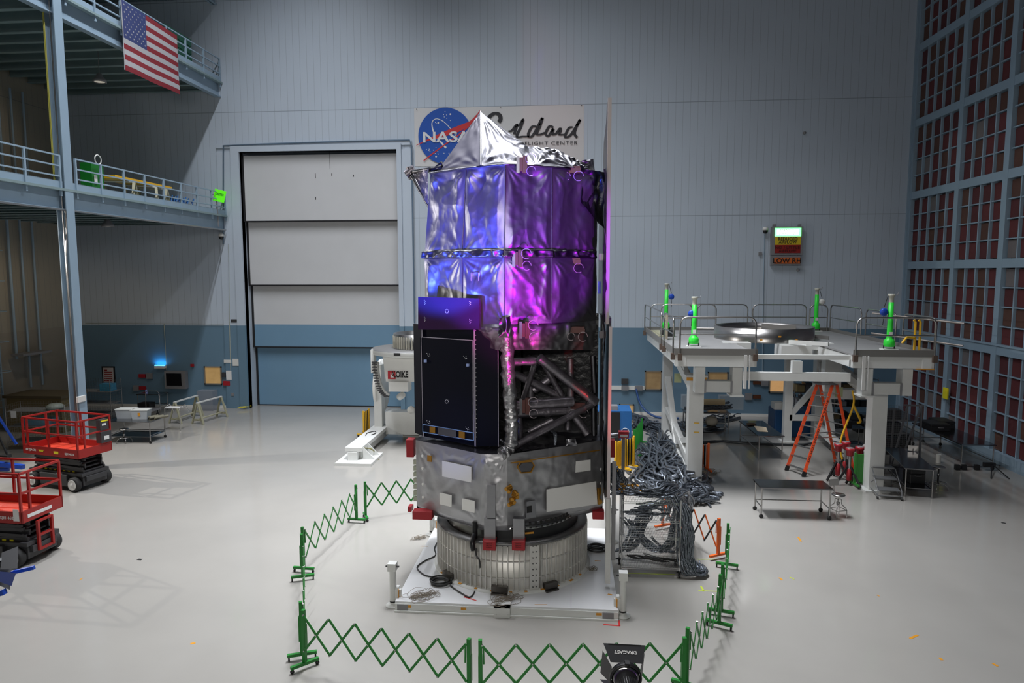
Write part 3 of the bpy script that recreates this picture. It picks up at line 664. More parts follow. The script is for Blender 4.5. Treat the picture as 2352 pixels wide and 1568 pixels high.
# ---- solar wings (lower left)
PZB = 3.16
pl = [G(953.3, 994, PZB), G(973.5, 1001.8, PZB), G(1092, 1024, PZB), G(1145, 1024.8, PZB)]
zt = AY(969.3, 746, pl[1].y).z
wings = []
for i, nm in enumerate(('side_solar_panel', 'centre_solar_panel', 'side_solar_panel')):
    a, b = pl[i], pl[i+1]; n = (b-a).cross(V((0, 0, 1))).normalized()
    m = M(); m.slab([a, b, V((b.x, b.y, zt-(0.03 if i == 2 else 0))), V((a.x, a.y, zt))], -n*.05); wings.append((m.build(nm, SOLAR, sc, True), n))
EDGE = mat('panel_edge', (.45, .42, .5), .35)
m = M(); 
for p, w_ in ((pl[1], .025), (pl[2], .03), (pl[3], .015)): M().bar((p.x, p.y-.02, PZB), (p.x, p.y-.02, zt), w_).build('panel_hinge_strip', EDGE, wings[1][0], True)
a, b = pl[1], pl[2]; n = wings[1][1]; P0 = a+n*.05
qq = lambda L: [(900+x/3.5636, 660+y/3.5636) for x, y in L]
def on_c(L, t, name, mt, off=.05, par=None):
    return M().slab([HIT(x, y, a+n*off, n) for x, y in qq(L)][::-1], n*t).build(name, mt, par or wings[1][0], True)
inner = on_c([(240, 405), (665, 433), (668, 1250), (254, 1180)], .04, 'inner_panel', SOLAR)
m = M(); ed = [HIT(x, y, a+n*.09, n) for x, y in qq([(240, 405), (665, 433), (668, 1250), (254, 1180)])]
m.bar(ed[0], ed[1], .014); m.bar(ed[1], ed[2], .022); m.bar(ed[0], ed[3], .012); m.build('inner_panel_edge', EDGE, inner, True)
lo = [HIT(x, y, a+n*.095, n) for x, y in qq([(254, 1120), (669, 1190), (669, 1252), (254, 1182)])]
m = M(); 
for i in range(4): m.bar(lo[i], lo[(i+1) % 4], .016)
m.build('lower_frame', mat('pale_blue_edge', (.25, .42, .75), .35), inner, True)
on_c([(380, 1142), (532, 1168), (532, 1228), (380, 1202)], .02, 'foil_strip', FOILS, .095, inner)
on_c([(314, 1135), (358, 1142), (358, 1190), (314, 1184)], .02, 'gold_sensor', AMBER, .095, inner); on_c([(553, 1175), (600, 1183), (600, 1236), (553, 1228)], .02, 'gold_sensor', AMBER, .095, inner)
for x, y in ((278, 600), (626, 633)): on_c([(x-9, y-10), (x+9, y-10), (x+9, y+12), (x-9, y+12)], .03, 'blue_sensor', mat('light_blue_sensor', (.35, .45, .8), .4), .095, inner)
m = M(); WD = mat('white_dots', (.75, .75, .8), .5)
def dots(lst, off=.092):
    for x, y in lst:
        c = HIT(*qq([(x, y)])[0], a+n*off, n); m.cyl(c, c+n*.004, .009, n=6)
for cx, cy in ((300, 550), (600, 572), (300, 1100), (618, 1152)): dots([(cx-12, cy-10), (cx+8, cy-6), (cx-4, cy+2), (cx+3, cy+12), (cx+12, cy+8)])
dots([(450+13*math.cos(t*PI/4), 933+15*math.sin(t*PI/4)) for t in range(8)])
m.build('target_dots', WD, inner, True)['kind'] = 'stuff'
m = M()
for j in range(26): c = pl[2].lerp(pl[3], .05)+V((0, -.012, 0)); c.z = PZB+.2+j*.098; m.cyl(c, c+V((0, -.006, 0)), .008, n=6)
m.build('edge_dots', WD, wings[2][0], True)['kind'] = 'stuff'
# upper wing behind
uy = 14.3; c4 = [AY(900+x/3.5636, 660+y/3.5636, uy) for x, y in ((215, 77), (715, 90), (715, 345), (215, 345))]
c4[1].y += -.42; c4[2].y += -.42; c4[1] = AY(1100.6, 685.3, uy-.42); c4[2] = AY(1101, 757, uy-.42)
up_ = M().slab([c4[3], c4[2], c4[1], c4[0]], (.02, .05, 0)).build('upper_solar_panel', mat('blue_solar_sheet', (.045, .015, .07), .5, spec=.25), sc, True)
m = M(); nn = (c4[1]-c4[0]).cross(V((0, 0, 1))).normalized()
for cx, cy in ((272, 120), (640, 128), (272, 258), (642, 275)):
    for dx, dy in ((-5, -15), (5, -8), (-4, 0), (4, 8), (-2, 16)): c = HIT(*qq([(cx+dx, cy+dy)])[0], c4[0]+nn*.004, nn); m.cyl(c, c+nn*.004, .009, n=6)
for t in range(8): c = HIT(*qq([(451+12*math.cos(t*PI/4), 195+16*math.sin(t*PI/4))])[0], c4[0]+nn*.004, nn); m.cyl(c, c+nn*.004, .009, n=6)
m.build('target_dots', WD, up_, True)['kind'] = 'stuff'
# ---- open truss at lower right
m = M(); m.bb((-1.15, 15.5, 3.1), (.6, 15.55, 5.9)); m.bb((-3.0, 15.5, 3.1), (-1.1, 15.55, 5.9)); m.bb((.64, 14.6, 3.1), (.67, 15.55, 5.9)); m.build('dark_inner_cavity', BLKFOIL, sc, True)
def st(p, q, r, seed, mt=FOILD, name='truss_strut', y0=14.3, y1=None):
    m = M(); wrap(m, AY(*p, y0), AY(*q, y1 or y0), r*1.25, seed); return m.build(name, mt, sc, True)
sq = lambda x, y: (900+x/3.5636, 660+y/3.5636)
st(sq(1205, 575), sq(1670, 940), .085, 1, y0=14.35, y1=14.9); st(sq(1000, 965), sq(1480, 930), .085, 2, y0=14.1, y1=14.6); st(sq(1640, 955), sq(1000, 1300), .06, 3, y0=14.9, y1=14.0)
st(sq(975, 690), sq(1400, 900), .075, 4, y0=14.8, y1=15.2); st(sq(1180, 590), sq(1080, 900), .05, 5, y0=14.6, y1=15.0); st(sq(1240, 620), sq(1390, 880), .05, 6, y0=14.9, y1=15.1)
st(sq(1460, 580), sq(1465, 910), .06, 7, y0=15.0); st(sq(1130, 760), sq(1140, 1000), .07, 8, y0=15.2); st(sq(1010, 1035), sq(1580, 1000), .07, 9, y0=14.5, y1=15.0)
st(sq(1500, 1060), sq(1600, 1200), .07, 10, y0=14.9); st(sq(960, 610), sq(1170, 600), .07, 11, y0=14.1, y1=14.3); st(sq(1290, 750), sq(1160, 840), .08, 12, y0=15.2)
st(sq(1440, 1060), sq(1440, 1160), .06, 13, y0=15.1); st(sq(1120, 1180), sq(1320, 1080), .045, 14, y0=14.9); st(sq(1040, 1040), sq(1050, 1240), .06, 15, y0=14.6)
st(sq(1645, 560), sq(1660, 860), .05, 16, FOILS, 'corner_strut', 15.05); st(sq(1650, 940), sq(1655, 1210), .045, 17, FOILS, 'corner_strut', 15.05)
st(sq(1600, 930), sq(1680, 930), .06, 18, FOILS, 'corner_node', 14.9)
m = M()
for i in range(7): x = 1310+i*1.5; m.tube(spline([AY(*sq(1295+i*5, 1175), 14.5), AY(*sq(1325+i*4, 1200), 14.4), AY(*sq(1330+i*2, 1290), 14.3)]), .012, 6)
m.build('hanging_cables', CABLE, sc, True)
m = M()                                                     # crumpled corner column
c0 = AY(1163, 745, 13.95); c1 = AY(1172, 925, 14.0); c2 = AY(1170, 1030, 13.9); c3 = AY(1150, 1044, 13.75)
pp = spline([c0, AY(1166, 830, 13.97), c1, AY(1176, 980, 13.98), c2, c3], 10); vs = []
m.tube([p_+V((.03*noise.noise(V((i*.7, 0, 1))), 0, 0)) for i, p_ in enumerate(pp)], [.14*(1+.35*noise.noise(V((i*.8, 3, 1)))) for i in range(len(pp))], 12)
m.build('corner_column', mat('crumpled_column_foil', (.5, .5, .52), .3, .9, bump=.9, bscale=8), sc, True)
m = M(); foil_patch(m, AY(1145, 770, 13.9), AY(1178, 775, 13.9), AY(1172, 725, 13.85), AY(1148, 728, 13.85), 16, 16, .12, 99, crush=2.5, pin=(0, 0, 0, 0)); m.build('corner_crumple', FOILS, sc, True)
m = M(); foil_patch(m, AY(1145, 1048, 13.8), AY(1260, 1040, 13.9), AY(1250, 1020, 14.3), AY(1150, 1020, 14.3), 30, 12, .10, 101, crush=2.5, pin=(0, 0, 0, 0)); foil_patch(m, AY(1300, 1022, 14.6), AY(1325, 1022, 14.6), AY(1322, 1005, 14.6), AY(1300, 1005, 14.6), 10, 10, .1, 103, crush=2.5, pin=(0, 0, 0, 0)); m.build('crumpled_top_foil', FOILS, sc, True)
# pale instrument strip at the left of the bus
m = M()
for i in range(7): c = AY(955, 1060+i*14, 14.95); m.box(c, (.09, .1, .1))
m.build('test_connector_strip', mat('pale_green_connector', (.45, .48, .38), .5), sc, True)
# ---- cables and wires on the platform (things)
def coil(name, c, r, turns, th, mt, label, cat='cable', tail=None, seed=1, grp=None):
    rd = random.Random(seed); pts = []
    for i in range(turns*20):
        a_ = i*PI/10; k_ = 1-.28*((i/20) % 1 if rd.random() < .5 else (i/20 % 2)/2); rr = r*(.80+.2*math.sin(i/20*1.9+seed))
        pts.append(V(c)+V((rr*math.cos(a_), rr*.85*math.sin(a_), th+th*1.6*(i//20) % (th*5))))
    if tail: pts += spline(tail, 6)
    return tag(M().tube(pts, th, 8).build(name, mt), label, cat, grp)
T = PZ
coil('cable_coil', (*G(1012, 1340, T).xy, T), .24, 6, .016, BCABLE, 'black cable coil on white platform in front of drum, tails rising to the telescope', seed=2,
     tail=[G(1035, 1345, T+.02), G(1060, 1362, T+.02), G(1083, 1369, T+.02), G(1101, 1330, T+.03), AY(1102, 1290, 13.40), AY(1094, 1275, 13.44), AY(1093, 1258, 13.48)])
o = M().tube(spline([G(1003, 1325, T+.02), G(975, 1320, T+.02), G(958, 1303, T+.02), G(975, 1288, T+.02), G(1000, 1275, T+.02), G(998, 1258, T+.02), G(1009, 1238, T+.05)]), .016, 8).build('power_cable', BCABLE)
tag(o, 'black cable curving round the left side of the ribbed drum', 'cable')
coil('cable_coil', (*G(1370, 1262, T).xy, T), .25, 6, .018, BCABLE, 'black cable coil on white platform behind the white strut at right', seed=5)
def tangle(c, r, n, label, seed, mt=TWINE, th=.004, flat=.06, name='wire_tangle'):
    rd = random.Random(seed); m = M(); c = V(c)
    for i in range(n):
        a_ = rd.uniform(0, 6.3); o_ = V((math.cos(a_), math.sin(a_), 0))*rd.uniform(0, r*.5); rr = rd.uniform(.25, .75)*r; ph = rd.uniform(0, 6.3); e = rd.uniform(.4, 1)
        m.tube([c+o_+V((rr*math.cos(t*PI/7+ph), rr*e*math.sin(t*PI/7+ph*1.3), th+flat*rd.random())) for t in range(rd.randint(9, 14))], th, 5)
    return tag(m.build(name, mt), label, 'wires', None, 'stuff')
tangle(G(970, 1370, T), .36, 26, 'loose tangle of thin brown wire on the platform at its left front', 3)
tangle(G(1160, 1380, T), .40, 22, 'loose tangle of thin brown wire at the middle of the platform front edge', 4)
tangle(G(963, 1237, 0), .22, 16, 'small tangle of thin brown wire on the floor left of the drum', 5)
tangle(G(1362, 1308, T), .14, 8, 'few loops of thin wire on the platform right of the drum', 6)
tangle(G(1620, 1085, 0), .6, 12, 'loops of brown wire on the floor right of the white stand column', 8, th=.008)
# ================================================================== SIGNS, FLAG, BANNER
# ---- banner on the back wall
bn = thing('banner', 'large white banner with round blue emblem and black script, behind the telescope top', 'banner', (-3.5, WY-.05, 13.2))
yb = WY-.02; bq = lambda px, py, o=0: AY(px, py, yb-o)
m = M(); c0, c1, c2, c3 = bq(951, 249), bq(1341, 240), bq(1341, 382), bq(953, 382)
for i in range(40):
    u, v = i/40, (i+1)/40
    for (a_, b_) in ((c3.lerp(c0, 0), 0),): pass
nu, nv = 48, 16; vs = []
for j in range(nv+1):
    for i in range(nu+1):
        u, v = i/nu, j/nv; p = (c3.lerp(c2, u)).lerp(c0.lerp(c1, u), v); vs.append(p+V((0, .012*noise.noise(V((u*9, v*5+u*3, 1))), 0)))
m.add(vs, [(j*(nu+1)+i, j*(nu+1)+i+1, (j+1)*(nu+1)+i+1, (j+1)*(nu+1)+i) for j in range(nv) for i in range(nu)], True)
m.build('cloth', mat('banner_vinyl', (.60, .60, .60), .5), bn, True)
EB = mat('emblem_blue', (.008, .075, .38), .5); ER = mat('emblem_red', (.52, .03, .035), .5); EW = mat('emblem_white', (.66, .67, .68), .5); EK = mat('script_black', (.02, .02, .025), .5)
cc = bq(1023, 312, .02); er = (bq(1085, 312).x-bq(961, 312).x)/2
em = M().cyl((cc.x, yb-.045, cc.z), (cc.x, yb-.03, cc.z), er, n=64).build('round_emblem', EB, bn, True)
uq_ = lambda x, y: (920+x/6.03, 240+y/6.03)           # from a close look at the emblem
def flat(pts, name, mt, o, par=em):
    return M().slab([bq(*uq_(x, y), o) for x, y in pts][::-1], (0, -.006, 0)).build(name, mt, par, True)
m = M()
def strip(pts, o, ws):
    P_ = spline([bq(*uq_(x, y), o) for x, y in pts], 6); n_ = len(P_)
    for i in range(n_-1):
        w0 = ws(i/(n_-1)); w1 = ws((i+1)/(n_-1)); d_ = (P_[i+1]-P_[i]).normalized(); s_ = V((-d_.z, 0, d_.x))
        m.face([P_[i]-s_*w0, P_[i+1]-s_*w1, P_[i+1]+s_*w1, P_[i]+s_*w0])
strip([(218, 565), (380, 490), (560, 425), (740, 360), (880, 300), (980, 235), (1100, 85)], .055, lambda t: .012+.17*math.sin(PI*min(1, t*1.05))**1.3*(t**.5))
strip([(320, 778), (470, 660), (620, 550), (780, 440), (900, 340), (1000, 240), (1100, 90)], .056, lambda t: .028)
m.build('red_vector', ER, em, True)
m = M(); strip([(630, 600), (545, 505), (470, 410), (437, 300), (440, 240), (470, 205), (520, 200), (600, 240), (690, 330), (760, 420), (800, 500)], .05, lambda t: .045-.03*min(1, t*2) if t < .5 else .016)
m.build('orbit_path', EW, em, True)
text('lettering', 'NASA', EW, em, bq(*uq_(640, 448), .064), (1, 0, 0), (0, 0, 1), .50, 2.28, .006, bold=.02)
m = M(); rd = random.Random(4)
for x, y, s_ in [(617, 98, 1), (690, 134, 2), (596, 140, 1), (638, 145, 1), (605, 172, 1), (640, 190, 1), (692, 220, 1), (484, 248, 1), (522, 254, 2), (498, 265, 1), (397, 618, 1), (358, 622, 1), (393, 636, 1), (408, 650, 1), (516, 648, 1), (480, 678, 1), (522, 686, 1), (492, 720, 2), (602, 674, 1), (672, 674, 1), (492, 597, 1), (456, 632, 1)]:
    c = bq(*uq_(x, y), .05); m.cyl(c, c+V((0, -.004, 0)), .022*s_, n=6)
m.build('stars', EW, em, True)['kind'] = 'stuff'
# script word: strokes as ribbons
gq = lambda x, y: (1150+x/5.807, 210+y/5.807)
m = M()
def pen(pts, wd=.06):
    P_ = spline([bq(*gq(x, y), .03) for x, y in pts], 7); n_ = len(P_)
    L_, R_ = [], []
    for i in range(n_):
        d_ = (P_[min(i+1, n_-1)]-P_[max(i-1, 0)]).normalized(); s_ = V((-d_.z, 0, d_.x)); k_ = wd*(.62+.5*abs(s_.x)); L_.append(P_[i]-s_*k_); R_.append(P_[i]+s_*k_)
    for i in range(n_-1): m.face([L_[i], L_[i+1], R_[i+1], R_[i]])
pen([(-26, 408), (-2, 365), (-20, 310), (-75, 292), (-142, 330), (-210, 440), (-215, 560), (-150, 600), (-60, 560)], .09)
pen([(102, 530), (150, 520), (215, 445), (180, 570)]); pen([(215, 445), (250, 450), (300, 372), (270, 470), (215, 600), (300, 600), (380, 600)]); 
pen([(480, 470), (420, 470), (370, 560), (385, 605), (440, 570), (555, 355), (520, 470), (480, 560), (520, 575), (590, 550)])
pen([(700, 480), (650, 465), (600, 560), (640, 590), (700, 500), (690, 570), (740, 560), (790, 495), (800, 520), (780, 570), (850, 575)])
pen([(960, 475), (910, 490), (860, 590), (885, 610), (950, 560), (1060, 375), (1010, 470), (985, 560), (1020, 615)])
m.build('script_lettering', EK, bn, True)
text('lettering', 'FLIGHT CENTER', EK, bn, bq(1266, 328.5, .03), (1, 0, -.006), (0, 0, 1), .155, 2.47, .005, space=1.15)
for (px, py) in ((957, 251), (1150, 246), (1336, 242)):
    c = bq(px, py, .03); M().cyl(c, c+V((0, -.01, 0)), .02, n=10).build('grommet', CHROME, bn, True)
# ---- flag hung on the upper gallery rail, facing the hall
FX = GX+.16
f0, f1, f2, f3 = AX(279, 0, FX), AX(410, 84, FX), AX(413, 217, FX), AX(286, 160, FX)
y0, y1 = f0.y, f2.y; zt0, zt1 = f0.z+.03, f1.z; zb0, zb1 = f3.z, f2.z
def fp(u, v, o=0.):
    y = y0+(y1-y0)*u; zt_ = zt0+(zt1-zt0)*u; zb_ = zb0+(zb1-zb0)*u; z = zb_+(zt_-zb_)*v
    return V((FX+.025*math.sin(u*9+v*2)*(1-v)+.01*math.sin(v*14)*(1-v)+o, y, z))
fg = thing('flag', 'red, white and blue striped flag with stars hanging from the upper gallery rail', 'flag', (FX, (y0+y1)/2, zb1))
FW, FR, FB = mat('flag_white', (.40, .40, .42), .8), mat('flag_red', (.22, .015, .025), .8), mat('flag_blue', (.03, .045, .15), .8)
m = M(); nu, nv = 40, 26; vs = [fp(i/nu, j/nv) for j in range(nv+1) for i in range(nu+1)]
for j in range(nv):
    for i in range(nu):
        k_ = 12-j//2; mi = 2 if (i/nu < .40 and k_ < 7) else (0 if k_ % 2 else 1)
        m.mi = mi; a_ = j*(nu+1)+i; m.add([vs[a_], vs[a_+1], vs[a_+nu+2], vs[a_+nu+1]], [(0, 1, 2, 3)], True)
m.build('cloth', [FW, FR, FB], fg, True)
m = M()
def star(c, r, uy, m):
    pts = []
    for k_ in range(10):
        rr = r if k_ % 2 == 0 else r*.4; a_ = PI/2+k_*PI/5; pts.append(V((c.x, c.y+rr*math.cos(a_), c.z+rr*math.sin(a_)+0)))
    m.face(pts)
for r in range(9):
    for c in range(6 if r % 2 == 0 else 5):
        u = .40*((c*2+1+(r % 2))/12); v = 1-(7/13)*((r+1)/10); star(fp(u, v, .008), .045, 0, m)
m.build('stars', FW, fg, True)['kind'] = 'stuff'
M().tube([fp(-.012, v/12, .004) for v in range(13)], .018, 6).build('hoist_sleeve', FW, fg, True)
# ---- green condition board on the lower gallery rail
p = AX(505, 448, GX+.1); cb = thing('condition_board', 'bright green board on the lower gallery railing next to the doorway', 'sign', tuple(p))
a_, b_, c_, d_ = AX(494, 433, GX+.05), AX(519.5, 440, GX+.25), AX(514, 466, GX+.25), AX(488, 460, GX+.05)
a_.x = d_.x = GX+.0; a_, b_, c_, d_ = AY(494, 433, p.y-.2), AY(519.5, 439.5, p.y-.2), AY(514, 465.5, p.y-.2), AY(488.5, 460, p.y-.2)
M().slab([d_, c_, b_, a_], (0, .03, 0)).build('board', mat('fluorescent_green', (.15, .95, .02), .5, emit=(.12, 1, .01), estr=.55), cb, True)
ax_ = (c_-d_).normalized(); t_ = a_.lerp(b_, .5).lerp(d_.lerp(c_, .5), .38)
text('lettering', 'CONDITION 4', mat('dark_green_ink', (.01, .12, .02), .5), cb, t_+V((0, -.004, 0)), ax_, ax_.cross(V((0, -1, 0)))*-1 if False else V((-ax_.z, 0, ax_.x)), .13, .40, .004, bold=.02)
m = M(); m.bar(d_.lerp(c_, .3)+V((0, .04, .05)), d_.lerp(c_, .3)+V((.03, .1, -1.2)), .05); m.bar(a_.lerp(d_, .5)+V((0, .04, 0)), a_.lerp(d_, .5)+V((-.12, .05, 0)), .03); m.build('mount', GREY, cb, True)
# ---- airflow status sign
def wsign(px0, py0, px1, py1, y, name, mt, par, o=.0, d=.02, label=None):
    a_, b_ = AY(px0, py0, y), AY(px1, py1, y); return M().bb((a_.x, y-o-d, b_.z), (b_.x, y-o, a_.z)).build(name, mt, par, True, label=label)
sgm = lambda x, y: (1700+x/8.71, 480+y/8.71)
p = AY(1808, 565, WY); ss = thing('airflow_sign', 'grey status sign box with green, yellow, red and orange panels high on the back wall', 'sign', (p.x, WY-.16, p.z))
ys = WY-.22
wsign(*sgm(635, 352), *sgm(1245, 915), ys, 'housing', GREY, ss, -.2, .2); wsign(*sgm(622, 930), *sgm(1210, 1125), ys, 'lower_housing', GREY, ss, -.2, .2)
m = M()
for x in (680, 1185): a_ = AY(*sgm(x, 352), WY-.12); m.bb((a_.x-.06, WY-.2, a_.z), (a_.x+.06, WY-.05, a_.z+.1))
m.build('hanging_lug', GREY, ss, True)
g_ = wsign(*sgm(700, 380), *sgm(1215, 545), ys, 'lit_panel', mat('lit_green_panel', (.3, 1, .4), .4, emit=(.10, 1, .16), estr=7), ss)
wsign(*sgm(740, 415), *sgm(1172, 512), ys, 'bright_centre', mat('lit_white_green', (.8, 1, .8), .4, emit=(.75, 1, .8), estr=14), g_, .012)
y_ = wsign(*sgm(700, 547), *sgm(1208, 713), ys, 'panel', mat('sign_yellow', (.68, .50, .02), .5), ss, label='yellow panel')
r_ = wsign(*sgm(693, 716), *sgm(1200, 878), ys, 'panel', mat('sign_red', (.28, .01, .01), .5), ss, label='red panel')
o_ = wsign(*sgm(683, 968), *sgm(1192, 1090), ys, 'panel', mat('sign_orange', (.62, .13, .02), .5), ss, label='orange panel')
X_, Z_ = (1, 0, 0), (0, 0, 1)
def st_(s, x, y, h, w_, par, mt=INK): text('lettering', s, mt, par, AY(*sgm(x, y), ys-.034), X_, Z_, h, w_, .004, bold=.012)
st_('DESIGN', 958, 422, .12, .66, g_, mat('sign_green_ink', (.02, .2, .04), .5)); st_('AIRFLOW', 950, 493, .12, .80, g_, MATS['sign_green_ink'])
st_('REDUCED', 955, 595, .14, .86, y_); st_('AIRFLOW', 950, 660, .14, .80, y_)
st_('NO / LITTLE', 945, 768, .12, 1.1, r_, mat('dark_red_ink', (.06, .005, .005), .5)); st_('AIRFLOW', 945, 833, .12, .78, r_, MATS['dark_red_ink']); st_('LOW RH', 938, 1030, .22, 1.25, o_)
# ---- small things on the back wall
def wallbox(px0, py0, px1, py1, name, mt, label, cat, d=.1, group=None, bevel=0):
    a_, b_ = AY(px0, py0, WY-d), AY(px1, py1, WY-d)
    return tag(M().bb((a_.x, WY-d, b_.z), (b_.x, WY-.001, a_.z)).build(name, mt, bevel=bevel), label, cat, group)
def camera_dome(px, py, label):
    c = AY(px, py, WY-.2); t = thing('dome_camera', label, 'camera', (c.x, c.y, c.z))
    M().lathe([(0, .16), (.1, .15), (.13, .08), (.13, 0), (0, 0)], 16).build('housing', WHITE, t); M().lathe([(.12, 0), (.115, -.06), (.07, -.13), (0, -.15)], 16).build('dome', BLACK, t)
    M().bb((-.05, .0, .05), (.05, .2, .13)).build('wall_bracket', WHITE, t)
camera_dome(1758, 529, 'small white and black dome camera left of the airflow status sign'); camera_dome(508, 543, 'small dome camera under the end of the lower gallery')
wallbox(1743, 579, 1750, 586, 'junction_box', GREY, 'tiny grey box on the wall left of the status sign', 'box')
for (px, py, l) in ((1848, 305, 'small round grey fitting high on the back wall above the status sign'), (1833, 620, 'small round grey fitting just below the status sign')):
    c = AY(px, py, WY-.04); tag(M().lathe([(0, -.05), (.05, -.05), (.065, -.03), (.07, .04)], 16, (c.x, WY-.04, c.z), axis='Y').build('wall_fitting', GREY), l, 'fitting')
for (x0, y0_, x1, y1_, z0_, z1_) in (): pass
o = M().tube([AY(1756, 538, WY-.03), AY(1752, 748, WY-.03), AY(1751, 865, WY-.03)], .018, 6).build('conduit_pipe', STEELB); tag(o, 'thin conduit running down the wall under the dome camera', 'conduit')
m = M().tube([AY(513, 560, WY-.1), AY(513, 334, WY-.1), AY(620, 330, WY-.1), AY(800, 324, WY-.1), AY(941, 321, WY-.1), AY(945, 335, WY-.1), AY(952, 742, WY-.1)], .035, 8)
o = m.build('conduit_pipe', mat('blue_grey_conduit', (.12, .18, .25), .5)); tag(o, 'dark blue conduit framing the tall doorway', 'conduit')
# poster, monitor, bug lamp, boxes left of the door
ps = thing('framed_poster', 'black framed white notice with red lines on the shaded blue wall', 'poster', tuple(AY(248, 864, WY)))
def wb(px0, py0, px1, py1, name, mt, par, d0, d1):
    a_, b_ = AY(px0, py0, WY-d1), AY(px1, py1, WY-d1); return M().bb((a_.x, WY-d1, b_.z), (b_.x, WY-d0, a_.z)).build(name, mt, par, True)
wb(233, 841, 265, 886, 'frame', BLACK, ps, .002, .05); wb(236, 844, 262, 883, 'sheet', mat('poster_paper', (.5, .46, .46), .6), ps, .05, .06)
for i in range(7): wb(239.5, 848.5+i*4.8, 246 if i == 0 else 257.5, 851+i*4.8+(1 if i == 0 else 0), 'red_line', mat('poster_red', (.25, .02, .02), .6), ps, .06, .065)
mo = thing('wall_monitor', 'dark square monitor in a grey housing on the shaded blue wall', 'monitor', tuple(AY(402, 872, WY)))
wb(377, 852, 427, 893, 'housing', GREY, mo, .002, .25); wb(381, 857, 417, 886, 'screen', mat('dark_screen', (.008, .008, .01), .15), mo, .25, .262)
bl = thing('blue_lamp', 'white wall lamp glowing blue above the dark monitor', 'lamp', tuple(AY(366, 842, WY)))
wb(354, 840, 378, 846, 'housing', WHITE, bl, .002, .2); wb(355, 838, 377, 840, 'glow_tube', mat('blue_glow', (.1, .5, 1), .4, emit=(.05, .5, 1), estr=9), bl, .05, .12)
d = bpy.data.lights.new('blue_lamp_light', 'AREA'); d.size = .6; d.size_y = .1; d.shape = 'RECTANGLE'; d.energy = 6; d.color = (.03, .45, 1)
lo_ = bpy.data.objects.new('blue_lamp_light', d); COL.objects.link(lo_); c = AY(366, 836, WY-.15); lo_.location = c; look_at(lo_, c+V((0, .25, .6)))
for (x0, y0_, x1, y1_, mt, l, n_) in ((335, 857, 349, 870, GREY, 'grey outlet plate, upper of two pairs on the shaded blue wall', 'outlet_box'), (318, 859, 333, 867, REDTAG, 'dark red outlet strip, upper of two on the shaded blue wall', 'outlet_strip'),
     (305, 885, 318, 898, GREY, 'grey outlet plate, lower of two pairs on the shaded blue wall', 'outlet_box'), (319, 887, 334, 895, REDTAG, 'dark red outlet strip, lower of two on the shaded blue wall', 'outlet_strip'),
     (437, 836, 444, 842, REDTAG, 'small red fire alarm on the blue wall beside the shadow edge', 'fire_alarm'), (514, 826, 531, 833, WHITE, 'white emergency light unit left of the tall door', 'emergency_light'),
     (534, 824, 551, 840, WHITE, 'square white loudspeaker box left of the tall door', 'speaker'), (519, 851, 532, 872, LABEL, 'white notice sheet on the blue wall left of the tall door', 'notice_sheet'),
     (512, 875, 528, 885, REDTAG, 'red bell box below the white notice sheet', 'alarm_bell'), (509, 855, 518, 866, DGREY, 'small black phone beside the lit window', 'phone'),
     (531, 902, 537, 909, GREY, 'tiny grey outlet low on the wall left of the tall door', 'outlet_box'), (530, 733, 545, 740, DGREY, 'small dark sensor box where the blue wall paint begins', 'sensor_box')):
    wallbox(x0, y0_, x1, y1_, n_, mt, l, n_.split('_')[-1], .09)
m = M().tube([AY(525, 560, WY-.1), AY(527, 738, WY-.1)], .014, 6).tube([AY(527, 738, WY-.1), AY(530, 860, WY-.05), AY(535, 930, WY-.05)], .02, 6).tube([AY(196, 742, WY-.05), AY(520, 744, WY-.05), AY(527, 740, WY-.05)], .014, 6).tube([AY(377, 743, WY-.05), AY(380, 800, WY-.05), AY(383, 850, WY-.05)], .02, 6)
tag(m.build('wall_cable', mat('pale_cable', (.38, .40, .34), .5)), 'pale cable run along the paint line and down the blue wall', 'cable')
tangle(AY(560, 935, WY-.25)*1, .35, 5, 'yellow cord lying along the skirting left of the tall door', 31, mat('yellow_cord', (.7, .6, .05), .5), .012, .02, 'yellow_cord')
# windows in the back wall
def window(px0, py0, px1, py1, n, strength=.7, col=(1, .62, .25), sill=True):
    w_ = bpy.data.objects.new('window_%d' % n, None); COL.objects.link(w_); w_.location = AY(px0, py1, WY); struct(w_)
    a_, b_ = AY(px0, py0, WY-.04), AY(px1, py1, WY-.04); t_ = .06; m = M()
    m.bb((a_.x, WY-.06, a_.z-t_), (b_.x, WY, a_.z)); m.bb((a_.x, WY-.06, b_.z), (b_.x, WY, b_.z+t_)); m.bb((a_.x, WY-.06, b_.z), (a_.x+t_, WY, a_.z)); m.bb((b_.x-t_, WY-.06, b_.z), (b_.x, WY, a_.z))
    m.build('window_frame', mat('tan_frame', (.22, .19, .15), .5), w_, True)
    mt = mat('window_pane_%d' % n, (.25, .18, .1), .2, emit=col, estr=strength, var=.6, vscale=2.5)
    M().bb((a_.x+t_, WY-.02, b_.z+t_), (b_.x-t_, WY-.005, a_.z-t_)).build('window_pane', mt, w_, True)
    return w_
window(468, 841, 510, 883, 1, .38, (1, .6, .2)); window(1481, 851, 1520, 896, 2, .10); window(1626, 854, 1672, 896, 3, .16); window(1767, 857, 1816, 902, 4, .62, (1, .55, .22)); window(1422, 928, 1456, 952, 5, .5)
def G_(x, y): return (1380+x/5.2275, 640+y/5.2275)
